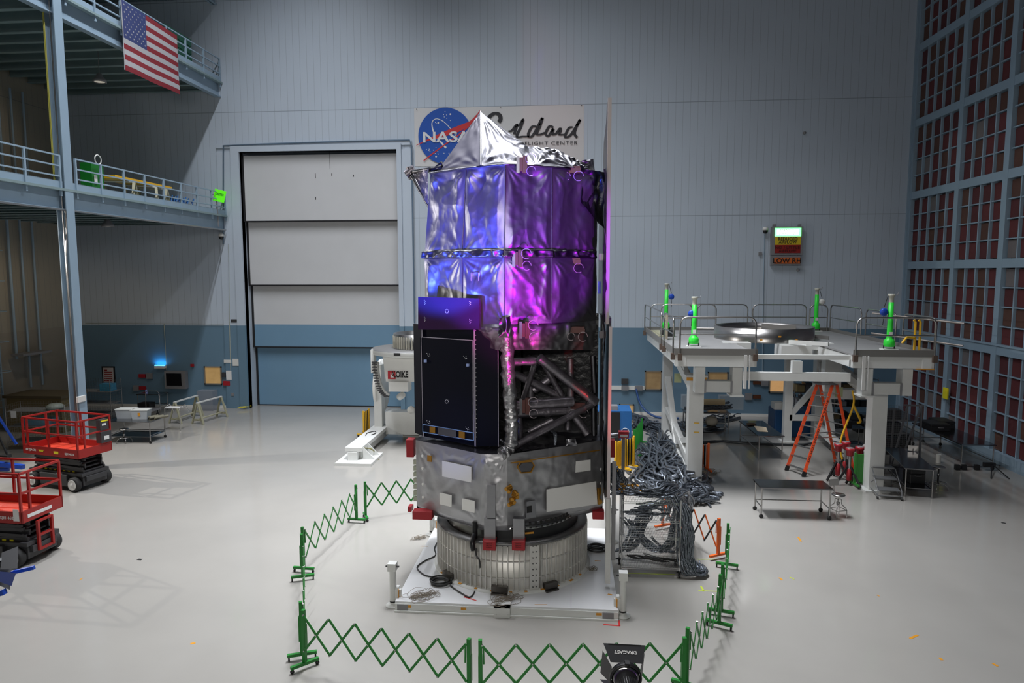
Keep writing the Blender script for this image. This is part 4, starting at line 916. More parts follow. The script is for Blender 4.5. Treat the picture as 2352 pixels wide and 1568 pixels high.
for (x0, y0_, x1, y1_, mt, l, n_) in ((115, 1285, 525, 1335, WHITE, 'long white power strip on the back wall right of the telescope', 'power_strip'), (248, 1200, 330, 1262, DGREY, 'dark socket plate above the long power strip', 'socket_plate'), (248, 1285, 333, 1342, GREY, 'grey socket unit, left one on the long power strip', 'socket_unit'), (408, 1285, 500, 1342, GREY, 'grey socket unit, right one on the long power strip', 'socket_unit'),
     (1795, 1155, 1878, 1218, YLABEL, 'yellow notice on the back wall under the white stand beam', 'notice'), (1928, 1208, 2012, 1290, GREY, 'grey outlet plate beside the yellow notice', 'outlet_box'), (1832, 1230, 1920, 1270, mat('brown_strip', (.10, .03, .01), .5), 'brown outlet strip below the yellow notice', 'outlet_strip'),
     (1735, 1375, 1818, 1455, GREY, 'grey outlet plate, lower one beneath the white stand', 'outlet_box'), (1832, 1395, 1920, 1440, MATS['brown_strip'], 'brown outlet strip, lower one beneath the white stand', 'outlet_strip')):
    wallbox(*G_(x0, y0_), *G_(x1, y1_), n_, mt, l, n_.split('_')[-1], .08 if n_ != 'socket_unit' else .14)
tag(M().bb((AX(2166, 905, RX-.1).x-.01, AX(2175, 897, RX).y-.25, AX(2170, 904, RX-.1).z-.2), (RX-.06, AX(2175, 897, RX).y+.1, AX(2170, 890, RX-.1).z)).build('notice', YLABEL), 'yellow notice on a blue post of the red filter wall', 'notice')
o = M().tube(spline([AY(1461, 893, WY-.1), AY(1470, 925, 32.6), AY(1487, 946, 32.3), (4.1, 32.1, .06), (5.0, 32.0, .06)]), .05, 8).build('blue_hose', mat('blue_hose', (.02, .07, .22), .5)); tag(o, 'blue hose dropping from the power strip to the floor', 'hose')
m = M()
for (dx, dz, r) in ((0, 0, .1), (.35, .1, .13), (.5, -.15, .08), (-.3, 0, .1), (.15, -.5, .07), (.45, -.45, .08)): c = AY(1838, 908, WY-.2); c += V((dx, 0, dz)); m.lathe([(0, -.05), (r, -.04), (r, .05)], 14, c, axis='Y'); m.tube([c, c+V((0, .17, 0))], .03, 6)
for i in range(6): c = AY(1838, 908, WY-.15); m.tube([c+V((random.uniform(-.3, .5), 0, random.uniform(-.5, .2))) for _ in range(3)], .018, 6)
tag(m.build('gas_regulator', DGREY), 'cluster of gas gauges and valves on the back wall behind the ladder', 'gauges')
# ---- fittings on the gallery decks
def on_gal(y, x, z=9.27+.46): return (x, y, z)
def sawhorse(label, loc, rz, grp='timber sawhorses', L=1.5, Hh=1.0):
    t = thing('sawhorse', label, 'sawhorse', loc, rz, grp)
    M().bb((-L/2, -.05, Hh-.05), (L/2, .05, Hh)).build('top_rail', WHITE2, t)
    for sx in (-1, 1):
        for sy in (-1, 1): M().bar((sx*(L/2-.05), sy*.02, Hh-.04), (sx*(L/2-.02), sy*.30, 0), .10, .045).build('leg', TIMBER, t)
        M().bar((sx*(L/2-.03), -.24, .2), (sx*(L/2-.03), .24, .2), .03, .09).build('brace', TIMBER, t)
    M().bar((-L/2, 0, .22), (L/2, 0, .22), .09, .04).build('stretcher', TIMBER, t); return t
sawhorse('pale timber sawhorse on the floor, the left of two before the shaded wall', (-17.95, 30.2, 0), PI/2-.06, L=1.75); sawhorse('pale timber sawhorse on the floor, the right of two and nearest the tall door', (-16.75, 30.1, 0), PI/2-.15, L=1.75)
for i, y in enumerate((26.2, 27.6, 28.4)):
    sawhorse(['first timber sawhorse on the lower gallery, nearest the green crate', 'middle timber sawhorse on the lower gallery', 'last timber sawhorse on the lower gallery, nearest the green board'][i], (-17.9, y, 9.73), .25+PI/2*(i % 2)*.2, 'gallery sawhorses', L=1.2, Hh=.72)
tag(M().bb((-18.4, 25.4, 10.46), (-17.5, 29.2, 10.58)).build('yellow_beam', YELLOW), 'long yellow beam lying on the sawhorses of the lower gallery', 'beam')
cr = thing('green_crate', 'green upright crate by the railing of the lower gallery', 'crate', (-17.7, 24.4, 9.73))
M().bb((-17.95, 24.1, 9.73), (-17.5, 24.75, 10.85)).build('body', GREEN, cr, True); M().bb((-17.49, 24.2, 10.1), (-17.47, 24.35, 10.4)).build('label_sheet', LABEL, cr, True)
o = M().tube(arc((-17.3, 24.2, 10.95), .17, 0, 2*PI, 16, (0, 1, 0), (0, 0, 1)), .02, 6).build('rope_ring', WHITE); tag(o, 'white coil of rope hung on the lower gallery railing', 'rope')
m = M(); 
for i in range(9): x_ = -18.1+.12*(i % 3); y_ = 29.5+.22*i; m.tube([(x_, y_, 9.75), (x_+.1, y_+.1, 10.3), (x_-.1, y_+.2, 10.1)], .025, 6)
m.bb((-18.3, 29.6, 9.75), (-17.6, 31.8, 9.95)); tag(m.build('stored_hoses', BLUE), 'dark blue hoses heaped on the lower gallery beside the green board', 'hoses')
cs = thing('green_case_stack', 'stack of dark green cases behind the railing of the upper gallery', 'cases', (-17.8, 29.5, 16.11))
zz = 16.11
for i in range(4): M().bb((-18.3, 29.2, zz+.35*i), (-17.5, 31.3, zz+.35*i+.32)).build('case', mat('dark_green_case', (.01, .09, .05), .5, var=.6, vscale=6), cs, True)
M().bb((-18.3, 28.7, zz), (-17.6, 29.1, zz+1.1)).build('blue_case', BLUE, cs, True)
tag(M().bb((-18.2, 17.4, 9.75), (-17.5, 21.0, 9.83)).build('timber_plank', TIMBER), 'pale planks on the lower gallery at the left edge', 'planks')
# ================================================================== LIFTS, BARRIERS AND FLOOR EQUIPMENT, LEFT AND CENTRE
def scissor_lift(loc, rz, label, ladder=False, code='SJIII 4626', grp='red scissor lifts'):
    t = thing('scissor_lift', label, 'lift', loc, rz, grp)
    m = M(); m.bb((-1.12, -.42, .16), (1.12, .42, .50)); m.bb((-1.16, -.48, .47), (1.16, .48, .57)); m.bb((-.60, -.56, .14), (.58, .56, .50)); m.bb((1.0, -.36, .3), (1.2, .36, .46))
    ch = m.build('chassis', DGREY, t, bevel=.01)
    for x in (-.88, .88):
        for y in (-.53, .53):
            s = -1 if y < 0 else 1; w_ = M().lathe([(.10, -.09), (.215, -.09), (.228, -.06), (.228, .06), (.215, .09), (.10, .09)], 24, (x, y, .228), axis='Y').build('wheel', RUBBER, t)
            M().lathe([(0, s*.12), (.03, s*.12), (.05, s*.097), (.15, s*.097), (.162, s*.106), (.165, s*.05)], 20, (x, y, .228), axis='Y').build('hub', mat('white_hub', (.8, .8, .77), .5), w_)
    m = M()
    for k in range(4):
        z = .60+k*.115
        for y in (-.36, .36):
            s = 1 if k % 2 else -1
            m.bar((-1.05+.04*k, y, z+s*.025), (1.10-.05*k, y, z-s*.025), .05, .085)
            m.bar((-1.05, y*.8, z-s*.02), (1.08, y*.8, z+s*.03), .05, .085)
    for k in range(4): 
        for x in (-1.0, 1.04-.06*k): m.cyl((x, -.38, .60+k*.115), (x, .38, .60+k*.115), .035, n=10)
    st = m.build('scissor_stack', mat('scissor_arm_paint', (.03, .03, .033), .38, var=.15), t)
    m = M()
    for k in range(8): m.box((-.72+k*.2, -.392, .585), (.10, .006, .03))
    m.build('hazard_marks', YLABEL, st)
    m = M(); m.bb((-1.18, -.60, 1.08), (1.20, -.565, 1.36)); m.bb((-1.18, .565, 1.08), (1.20, .60, 1.36)); m.bb((-1.20, -.60, 1.08), (-1.17, .60, 1.36)); m.bb((1.17, -.60, 1.08), (1.20, .60, 1.36)); m.bb((-1.18, -.58, 1.10), (1.18, .58, 1.13))
    tr = m.build('platform_tray', RED, t); M().bb((-1.17, -.565, 1.13), (1.17, .565, 1.155)).build('deck_plate', REDDECK, t)
    for (x0, y0, x1, y1) in ((-1.17, -.58, 1.17, -.58), (-1.17, .58, 1.17, .58)):
        m = M(); m.bar((x0, y0, 2.24), (x1, y1, 2.24), .05); m.bar((x0, y0, 1.78), (x1, y1, 1.78), .045, .045); m.build('side_rail', RED, t)
    m = M(); m.bar((1.17, -.58, 2.24), (1.17, .58, 2.24), .05); m.bar((1.17, -.58, 1.78), (1.17, .58, 1.78), .045); m.build('end_rail', RED, t)
    m = M(); m.bar((-1.17, -.58, 2.24), (-1.17, .58, 2.24), .05); m.bar((-1.17, -.58, 1.78), (-1.17, .58, 1.78), .045); m.build('end_rail', RED, t)
    for (x, y) in ((-1.17, -.58), (-.98, -.58), (-.05, -.58), (1.17, -.58), (-1.17, .58), (-.1, .58), (1.17, .58), (1.17, -.33), (-1.17, .2)): M().bar((x, y, 1.34), (x, y, 2.24), .05).build('rail_post', RED, t)
    if not ladder:
        cbx = M(); cbx.bb((1.04, .18, 1.40), (1.26, .55, 1.76)); cbx.bb((1.02, .22, 1.80), (1.2, .52, 2.14)); cc_ = cbx.build('control_box', mat('control_box_grey', (.04, .04, .045), .5), t)
        M().bb((1.262, .28, 1.5), (1.266, .46, 1.62)).build('label_sheet', LABEL, cc_); M().bb((1.202, .28, 1.95), (1.206, .42, 2.02)).build('label_sheet', LABEL, cc_); M().bb((1.0, .24, 2.08), (1.21, .5, 2.12)).build('yellow_label', YLABEL, cc_)
    if ladder:
        m = M(); 
        for y in (-.20, .20): m.bar((1.22, y, .30), (1.22, y, 1.02), .06)
        for z in (.32, .66, 1.0): m.bar((1.22, -.20, z), (1.22, .20, z), .05)
        m.build('entry_ladder', RED, t)
        M().bb((1.205, -.45, 1.17), (1.21, .25, 1.25)).build('white_label', LABEL, tr); M().bb((.98, -.606, 1.14), (1.13, -.602, 1.42)).build('white_label', LABEL, tr)
    text('lettering', code, LABEL, tr, (.84, -.604, 1.20), X_, Z_, .09, .40, .003, bold=.01, world=False)
    text('lettering', 'SKYJACK', LABEL, tr, (-.84, -.604, 1.215), X_, Z_, .085, .46, .003, bold=.02, shear=.2, world=False)
    text('lettering', 'SKYJACK', LABEL, ch, (.2, -.504, .50), X_, Z_, .05, .30, .003, bold=.02, world=False); text('lettering', code, mat('dim_label', (.3, .3, .3), .5), st, (-.72, -.40, .74), X_, Z_, .05, .34, .003, world=False)
    y_ = M().bb((.16, -.606, 1.17), (.36, -.602, 1.25)).bb((-.5, -.606, 1.235), (-.27, -.602, 1.25)).bb((-.48, -.606, 1.20), (-.30, -.602, 1.225)); y_.build('yellow_label', YLABEL, tr)
    return t
scissor_lift((-16.22, 20.42, 0), -.248, 'red scissor lift farther back, standing before the blue column'); scissor_lift((-13.72, 14.90, 0), -.05, 'red scissor lift nearest the camera, cut by the left edge', True)
# blue boom at the left edge
bb_ = thing('blue_boom_stand', 'blue boom stand with splayed legs between the two red lifts at the left edge', 'stand', (*G(20, 1080).xy, 0))
Y0 = G(20, 1085).y; m = M(); m.bar(AY(-60, 1058, Y0), AY(54, 1072, Y0), .16, .14); m.bar(AY(-60, 1075, Y0), AY(20, 1078, Y0), .10, .10); m.build('boom', DBLUE, bb_, True)
m = M(); m.bar(AY(-14, 940, Y0+.5), AY(38, 1020, Y0+.5), .06); m.build('leg', DBLUE, bb_, True); m = M(); m.bar(AY(-4, 1000, Y0), AY(18, 1046, Y0), .05); m.build('leg', BLACK, bb_, True)
m = M(); m.box(AY(12, 1047, Y0), (.3, .2, .1)); m.cyl((*G(-20, 1120).xy, 0), AY(-20, 1050, Y0), .05); m.build('clamp_head', BLACK, bb_, True)
# ---- expanding barriers
def barrier(p0, p1, n, label, mt=GREEN, mt2=None, H=1.07, grp=None, z0=.36, z1=1.0, bars=True, base=(.5, .5), name='expanding_barrier', casters=True, b0rot=PI/2, b1rot=PI/2):
    p0, p1 = V((*p0[:2], 0)), V((*p1[:2], 0)); d = p1-p0; L = d.length; rz = math.atan2(d.y, d.x)
    t = thing(name, label, 'barrier', tuple(p0), rz, grp)
    for k, (x, br, bl_) in enumerate(((0, b0rot, base[0]), (L, b1rot, base[1]))):
        m = M(); m.bb((x-.03, -.03, .10), (x+.03, .03, H)); m.bb((x-.034, -.02, .35), (x+.034, .05, .8)); po = m.build('post', mt, t)
        ux, uy = math.cos(br)*bl_/2, math.sin(br)*bl_/2
        M().bar((x-ux, -uy, .105), (x+ux, uy, .105), .06, .05).build('foot', mt, t)
        if casters:
            for s in (-.9, .9): M().lathe([(0, -.015), (.035, -.015), (.035, .015), (0, .015)], 12, (x+ux*s, uy*s, .036), axis='Y').box((x+ux*s, uy*s, .072), (.03, .02, .03)).build('caster', BLACK, t)
    if bars:
        dx = (L-.06)/n; piv = M()
        for i in range(n):
            x0 = .03+i*dx; x1 = x0+dx
            M().bar((x0, -.035, z1 if i else z1-.02), (x1, -.035, z0), .012, .042).build('lattice_bar', mt, t)
            M().bar((x0, -.05, z0), (x1, -.05, z1), .012, .042).build('lattice_bar', mt2 or mt, t)
            for (x, z) in ((x0, z1), (x0, z0), ((x0+x1)/2, (z0+z1)/2)): piv.cyl((x, -.064, z), (x, -.03, z), .014, n=6)
        piv.build('pivots', SS, t)['kind'] = 'stuff'
        M().tube([(.05, -.03, z1-.05), (.055, -.03, z1-.32)], .014, 6).tube([(L-.05, -.03, z1-.05), (L-.055, -.03, z1-.32)], .014, 6).build('slide_rod', mt, t)
    return t
H_ = 1.07; gg = 'green expanding barriers round the platform'
barrier(G(696, 1400, H_), G(1077, 1466, H_), 6, 'green lattice barrier in front at the left, its right post near picture centre', grp=gg, b0rot=1.0)
barrier(G(1103, 1468, H_), G(1572, 1463, H_), 6, 'green lattice barrier in front at the right, behind the stage lamp', grp=gg)
barrier(G(1580, 1441, H_), G(1655, 1319, H_), 6, 'green lattice barrier at right, between front corner and edge-on barrier', grp=gg)
barrier(G(1660, 1295, H_), G(1672.5, 1202, H_), 5, 'green barrier seen almost edge on at right, beside the orange one', grp=gg)
barrier(G(690, 1381, H_), G(692, 1226, H_), 6, 'green barrier seen almost edge on at the left side', grp=gg)
barrier(G(694.5, 1210, H_), G(817, 1113, H_), 6, 'green lattice barrier at the left rear with steep zigzag', grp=gg)
barrier(G(838, 1106, H_), G(1010, 1085, H_), 5, 'green lattice barrier at the back running behind the telescope', grp=gg)
barrier(G(1523.5, 1131, 1.0), G(1651.6, 1190, 1.0), 5, 'orange and black lattice barrier right of the wire rack', ORANGEP, BLACK, 1.0, casters=False, z0=.3, z1=.95)
def folded(p0, p1, mt, label, Hh=1.0, panel=True, n=6, grp=None):
    p0, p1 = V((*p0[:2], 0)), V((*p1[:2], 0)); d = p1-p0; L = d.length; t = thing('folded_barrier', label, 'barrier', tuple(p0), math.atan2(d.y, d.x), grp)
    for x in (0, L):
        M().bb((x-.03, -.03, .08), (x+.03, .03, Hh)).build('post', mt, t); M().bb((x-.03, -.3, .07), (x+.03, .3, .13)).build('foot', mt, t)
        for s in (-.26, .26): M().lathe([(0, -.015), (.035, -.015), (.035, .015), (0, .015)], 10, (x, s, .035), axis='X').build('caster', BLACK, t)
    for i in range(n):
        x = L*(i+1)/(n+1); M().bb((x-.012, -.02, .16), (x+.012, .02, Hh-.05)).build('lattice_bar', mt if i % 2 else (BLACK if panel else mt), t)
    if panel: M().bb((L*.25, .03, .25), (L*.8, .045, Hh-.08)).build('black_panel', BLACK, t)
    return t
folded(G(1598, 1084), G(1626, 1083), ORANGEP, 'folded orange and black barrier behind the front stand column', 1.0)
folded(G(1434, 1082), G(1455, 1075), YELLOW, 'folded yellow barrier, nearest of those beside the blue cabinet', 1.15)
folded(G(1413, 1085), G(1429, 1079), YELLOW, 'yellow barrier partly hidden by the telescope shield', 1.1, False, 8); folded(G(1456, 1050), G(1474, 1020), GREEN, 'folded green barrier beside the heap of grey cables', 1.05, False, 8)
folded(G(836, 1003), G(848, 996), YELLOW, 'folded yellow and black barrier behind the white positioner beam', 1.1)
folded(G(1962, 1117), G(1984, 1117), mat('mid_green_paint', (.03, .22, .03), .45), 'folded bright green barrier among the red jack stands', 1.1, False, 9)
# ---- white tilting positioner
kq = lambda x, y: (750+x/4.356, 730+y/4.356)
ko = thing('welding_positioner', 'large white tilting positioner with round table, left of the telescope', 'machine', (-7.0, 27.2, 0))
KY = 26.6
m = M(); a_, b_, c_ = G(*kq(80, 1480)), G(*kq(445, 1487)), G(*kq(565, 1372)); d_ = a_+(c_-b_)
m.slab([a_, b_, c_, d_], (0, 0, .10)); m.build('foot_plate', WHITE2, ko, True)
m = M(); m.bb((-8.12, 23.6, .42), (-7.50, 27.6, .56)); m.bb((-8.0, 23.9, .10), (-7.62, 27.6, .42)); m.build('base_beam', WHITE2, ko, True)
for y in (23.75, 24.35): M().slab([(-7.5, y, .10), (-7.06, y, .10), (-7.5, y, .55)], (0, .04, 0)).build('gusset', WHITE2, ko, True)
m = M(); m.bb((-8.0, 23.55, .1), (-7.66, 23.85, .4)); m.build('foot_block', WHITE2, ko, True)
m = M(); p = AY(*kq(545, 1060), 27.2); m.bb((p.x-.22, 27.0, .3), (p.x+.1, 27.5, 3.1)); m.build('upright', WHITE2, ko, True)
m = M(); z_ = AY(*kq(600, 930), 27.2).z; m.bb((-7.55, 27.0, .25), (-5.2, 27.6, z_)); m.bb((-7.0, 27.6, .0), (-5.6, 28.2, .6)); m.build('cross_beam', WHITE2, ko, True)
m = M(); m.lathe([(0, -.12), (1.0, -.12), (1.12, -.06), (1.12, .06), (0, .06)], 40, (-7.95, 28.0, 2.1), axis='X'); m.build('side_wheel', WHITE, ko, True)
pt = AY(*kq(465, 290), KY); cxk = pt.x+1.75; TZk = AY(*kq(870, 330), KY-1.0).z
m = M(); m.lathe([(0, TZk-.18), (1.70, TZk-.18), (1.75, TZk-.14), (1.75, TZk)], 64, (cxk, KY, 0)); dk = m.build('round_table', WHITE2, ko, True)
m = M(); m.lathe([(1.74, TZk+.001), (1.70, TZk+.035), (0, TZk+.035)], 64, (cxk, KY, 0)); m.build('table_top', mat('dull_grey_plate', (.22, .22, .22), .45, .6), dk, True)
RZ0 = TZk+.035; m = M(); m.lathe([(1.22, RZ0), (1.22, RZ0+.58), (1.18, RZ0+.58), (1.18, RZ0)], 64, (cxk+.35, KY, 0)); rk = m.build('ribbed_ring', SS, ko, True)
m = M()
for k in range(64): a_ = k*2*PI/64; m.box((cxk+.35+1.235*math.cos(a_), KY+1.235*math.sin(a_), RZ0+.26), (.03, .035, .46), rz=a_)
m.build('ribs', mat('cream_ribs', (.5, .48, .40), .4, .4), rk, True)['kind'] = 'stuff'
yb_ = KY-1.05; a_, b_ = AY(*kq(560, 385), yb_), AY(*kq(860, 640), yb_); m = M(); m.slab([(a_.x, yb_, a_.z), (b_.x+.5, yb_, a_.z), (b_.x+.5, yb_, b_.z), (a_.x+.12, yb_, b_.z)][::-1], (0, 1.6, 0)); bx = m.build('tilt_box', WHITE, ko, True)
a_, b_ = AY(*kq(620, 640), yb_-.1), AY(*kq(815, 740), yb_-.1); M().bb((a_.x, yb_-.1, b_.z), (b_.x, yb_+.5, a_.z)).build('lower_guard', WHITE, ko, True)
m = M(); m.lathe([(0, -.3), (.13, -.3), (.13, .1)], 20, (AY(*kq(752, 775), yb_+.3).x, yb_+.3, AY(*kq(752, 775), yb_+.3).z), axis='Y'); m.build('motor', WHITE2, ko, True)
p_ = [AY(*kq(x, y), yb_+.15) for x, y in ((500, 440), (505, 520), (518, 600), (540, 680), (572, 740), (620, 780))]; pc = spline(p_, 6)
m = M(); m.tube(pc, .09, 8); sg = m.build('gear_segment', mat('gear_white', (.45, .45, .43), .4), ko, True)
m = M(); 
for i in range(0, len(pc), 2): m.box(pc[i]+V((-.06, -.06, 0)), (.2, .12, .04))
m.build('gear_teeth', DGREY, sg, True)['kind'] = 'stuff'
m = M(); c = AY(*kq(470, 430), yb_+.3); m.box(c, (.14, .3, .9)); m.lathe([(0, -.15), (.1, -.15), (.1, .25)], 16, (c.x+.1, c.y, c.z-.55), axis='Z'); m.build('side_bracket', WHITE2, ko, True)
c0_ = AY(*kq(652, 570), yb_-.01); M().box(c0_, (.30, .01, .32)).build('red_logo', mat('logo_red', (.5, .02, .03), .5), bx, True)
m = M(); m.slab([AY(*kq(x, y), yb_-.017) for x, y in ((640, 548), (648, 548), (648, 570), (675, 545), (655, 572), (678, 596), (640, 596))][::-1], (0, -.003, 0)); m.build('logo_mark', LABEL, bx, True)
text('lettering', 'KOIKE', INK, bx, AY(*kq(737, 563), yb_-.012), X_, Z_, .25, .62, .004, bold=.03); text('lettering', 'ARONSON RANSOME', INK, bx, AY(*kq(737, 591), yb_-.012), X_, Z_, .04, .60, .004)
M().box(AY(*kq(705, 366), KY-1.78), (.24, .03, .10)).build('dark_label', INK, dk, True)
o = M().tube(spline([AY(*kq(375, 1300), 24.0), AY(*kq(450, 1312), 24.0), G(*kq(500, 1370)), G(*kq(525, 1420))]), .022, 6).build('hose', mat('olive_hose', (.22, .2, .05), .5)); tag(o, 'olive hose drooping from the white positioner beam', 'hose')
o = M().tube(spline([(-7.9, 25.4, .58), (-7.95, 25.8, .58), (-7.75, 26.1, .58), (-7.62, 25.8, .58), (-7.7, 25.5, .58)]), .015, 6).build('black_strap', BLACK); tag(o, 'short black strap lying on the white positioner beam', 'strap')
c = AY(944, 941, 26.9); M().lathe([(0, -.04), (.15, -.04), (.15, .1), (0, .1)], 24, c, axis='Y').build('round_cap', WHITE, ko, True)
# ---- tables
def table(label, loc, rz, L, W_, H=.9, top=SSD, shelf=False, casters=True, name='steel_table', grp=None, brace=True, topt=.04):
    t = thing(name, label, 'table', loc, rz, grp)
    M().bb((-L/2, -W_/2, H-topt), (L/2, W_/2, H)).build('table_top', top, t, bevel=.006)
    for sx in (-1, 1):
        for sy in (-1, 1):
            x, y = sx*(L/2-.06), sy*(W_/2-.06); lg = M().cyl((x, y, .10 if casters else 0), (x, y, H-topt), .021, n=10).build('leg', SS, t)
            if casters: M().lathe([(0, -.02), (.055, -.02), (.06, -.01), (.06, .01), (.055, .02), (0, .02)], 16, (x, y, .06), axis='Y').bb((x-.02, y-.03, .06), (x+.02, y+.03, .12)).build('caster', BLACK, lg)
    if brace:
        m = M(); z = .32
        for sx in (-1, 1): m.cyl((sx*(L/2-.06), -(W_/2-.06), z), (sx*(L/2-.06), W_/2-.06, z), .015, n=8)
        m.cyl((-(L/2-.06), W_/2-.06, z), (L/2-.06, W_/2-.06, z), .015, n=8); m.build('stretcher', SS, t)
    if shelf: M().bb((-L/2+.05, -W_/2+.05, .26), (L/2-.05, W_/2-.05, .28)).build('lower_shelf', SSD, t)
    return t
lt = table('steel table carrying two clear bins behind the rear scissor lift', (-17.75, 26.2, 0), .01, 1.9, 1.15, shelf=True, casters=True)
table('small steel table against the shaded blue wall beneath the monitor', (-20.75, 32.0, 0), 0, 1.25, .75, casters=False)
table('wheeled steel table standing alone on open floor at right, green reflection on top', (6.2, 19.38, 0), .0, 1.95, .78, .9)
table('steel table between the stand columns near the back wall, papers on top', (7.22, 26.5, 0), .03, .95, 2.6, .9, casters=False)
table('steel table by the back wall loaded with cables and a roll', (5.75, 29.6, 0), 0, 1.9, .75, .9, shelf=True, casters=False)
table('dark steel workbench behind the rolling steps', (10.75, 22.5, 0), -.18, .85, 2.6, .9, shelf=True, casters=False)
table('long dark steel bench running along the red filter wall', (14.0, 26.2, 0), .0, 1.15, 3.5, .9, casters=True)
table('long dark steel bench farthest along the filter wall', (13.6, 29.6, 0), .0, 1.1, 2.6, .9, casters=True)
# things on the left table
def bin_(label, loc, rz, s=(.62, .42, .36)):
    t = thing('storage_bin', label, 'bin', loc, rz, 'clear bins on the left table'); m = M(); L, W_, H = s
    for (a_, b_) in (((-1, -1), (1, -1)), ((1, -1), (1, 1)), ((1, 1), (-1, 1)), ((-1, 1), (-1, -1))):
        m.slab([(a_[0]*L*.43, a_[1]*W_*.43, 0), (b_[0]*L*.43, b_[1]*W_*.43, 0), (b_[0]*L/2, b_[1]*W_/2, H), (a_[0]*L/2, a_[1]*W_/2, H)], (0, 0, .004))
    m.bb((-L*.43, -W_*.43, 0), (L*.43, W_*.43, .01)); m.build('tub', mat('milky_plastic', (.55, .6, .64), .3, alpha=.62), t)
    M().bb((-L/2-.02, -W_/2-.02, H), (L/2+.02, W_/2+.02, H+.03)).build('lid', mat('white_lid', (.6, .62, .6), .4), t); return t
bin_('clear storage bin with white lid on the steel table, the left of two', (-18.25, 26.35, .90), .1, (.7, .45, .36)); b2 = bin_('clear storage bin with orange label on the steel table, the right of two', (-17.55, 26.25, .90), .15, (.66, .42, .36))
M().box((.0, -.2, .2), (.09, .02, .14)).build('orange_label', TAPE, b2)
for i in range(3): tag(M().cyl((-17.35+.22*i, 26.15, .95), (-17.05+.22*i, 26.6, .95), .05, n=12).build('padded_roll', mat('olive_wrap', (.18, .17, .12), .6, var=.3)), ['olive padded roll on the steel table, nearest the bins', 'olive padded roll on the steel table, middle of three', 'olive padded roll on the steel table, farthest right of three'][i], 'roll', 'padded rolls on the left table')
# hand truck by the table
dl = thing('step_trolley', 'small chrome stepped trolley behind the left steel table', 'trolley', (-17.3, 28.3, 0)); m = M()
for x in (-17.6, -16.9): m.tube([(x, 27.9, .0), (x, 27.95, 1.0), (x+.02, 28.3, 1.12), (x+.02, 28.6, .7)], .02, 6)
m.build('frame', CHROME, dl, True); M().bb((-17.6, 27.95, .98), (-16.9, 28.3, 1.01)).build('tread', LABEL, dl, True)
hc = thing('cart', 'low cart with chrome push handle before the small wall table', 'cart', (-20.2, 30.3, 0)); M().bb((-20.8, 29.8, .35), (-19.6, 30.8, .42)).build('cart_bed', GREY, hc, True); M().tube([(-20.4, 30.9, .3), (-20.4, 30.9, 1.1), (-20.3, 30.9, 1.2), (-19.8, 30.9, 1.2), (-19.7, 30.9, 1.1), (-19.7, 30.9, .3)], .018, 6).build('push_handle', CHROME, hc, True)
m = M()
for x in (-20.7, -19.7):
    for y in (29.9, 30.7): m.cyl((x-.03, y, .1), (x+.03, y, .1), .1, n=14); m.bar((x, y, .1), (x, y, .36), .04)
m.build('wheels', BLACK, hc, True)
tag(M().bb((-21.3, 31.6, 0), (-20.7, 32.1, .45)).build('black_case', BLACK), 'black case on the floor under the small wall table', 'case')
tag(M().bb((-18.55, 32.2, 0), (-17.75, 32.7, 1.0)).build('clear_bin', mat('grey_clear_bin', (.3, .33, .38), .3, alpha=.5)), 'tall grey translucent bin at the blue wall behind the sawhorses', 'bin')
tag(M().cyl((-21.0, 31.9, .9), (-21.0, 31.9, 1.08), .05).build('bottle', mat('bottle_blue_white', (.4, .45, .9), .4)), 'small blue and white bottle on the small wall table', 'bottle')
# stools
def stool(label, loc, rz, back=False, H=.62, curved=True):
    t = thing('stool', label, 'stool', loc, rz); M().lathe([(0, H-.01), (.17, H-.01), (.18, H+.01), (.17, H+.03), (0, H+.03)], 28).build('seat', SS, t)
    M().cyl((0, 0, H-.25), (0, 0, H), .022).lathe([(0, H-.28), (.04, H-.28), (.05, H-.2), (0, H-.18)], 12).build('spindle', SS, t)
    for k in range(4):
        a_ = PI/4+k*PI/2; c_, s_ = math.cos(a_), math.sin(a_)
        pts = [(.03*c_, .03*s_, H-.1), (.08*c_, .08*s_, H-.12), (.10*c_, .10*s_, H-.25), (.22*c_, .22*s_, H-.38), (.23*c_, .23*s_, 0)] if curved else [(.04*c_, .04*s_, .22), (.2*c_, .2*s_, .18), (.27*c_, .27*s_, .1), (.28*c_, .28*s_, 0)]
        M().tube(spline(pts, 4), .012, 6).build('leg', SS, t)
    if not curved: M().cyl((0, 0, .15), (0, 0, H), .025).build('spindle', BLACK, t)
    M().tube(arc((0, 0, .22), .23, 0, 2*PI, 4 if curved else 24, (math.cos(PI/4), math.sin(PI/4), 0), (-math.sin(PI/4), math.cos(PI/4), 0)), .010, 6).build('foot_ring', SS, t)
    if back: M().bb((-.15, .19, H+.22), (.15, .205, H+.40)).build('backrest', SS, t); M().tube([(0, .1, H), (0, .2, H+.05), (0, .21, H+.3)], .015, 6).build('back_strut', SS, t)
    return t
stool('steel stool with small backrest beside the lone wheeled table', (7.45, 19.35, 0), .3, True, .62)
stool('chrome stool with round foot ring at the end of the dark workbench', (11.5, 22.1, 0), .2, False, .72, False); stool('chrome stool with backrest behind the dark workbench', (11.35, 23.5, 0), 2.8, True, .7, False)
stool('low stool with black column under the left steel table', (-18.0, 25.75, 0), 0, False, .55, False)
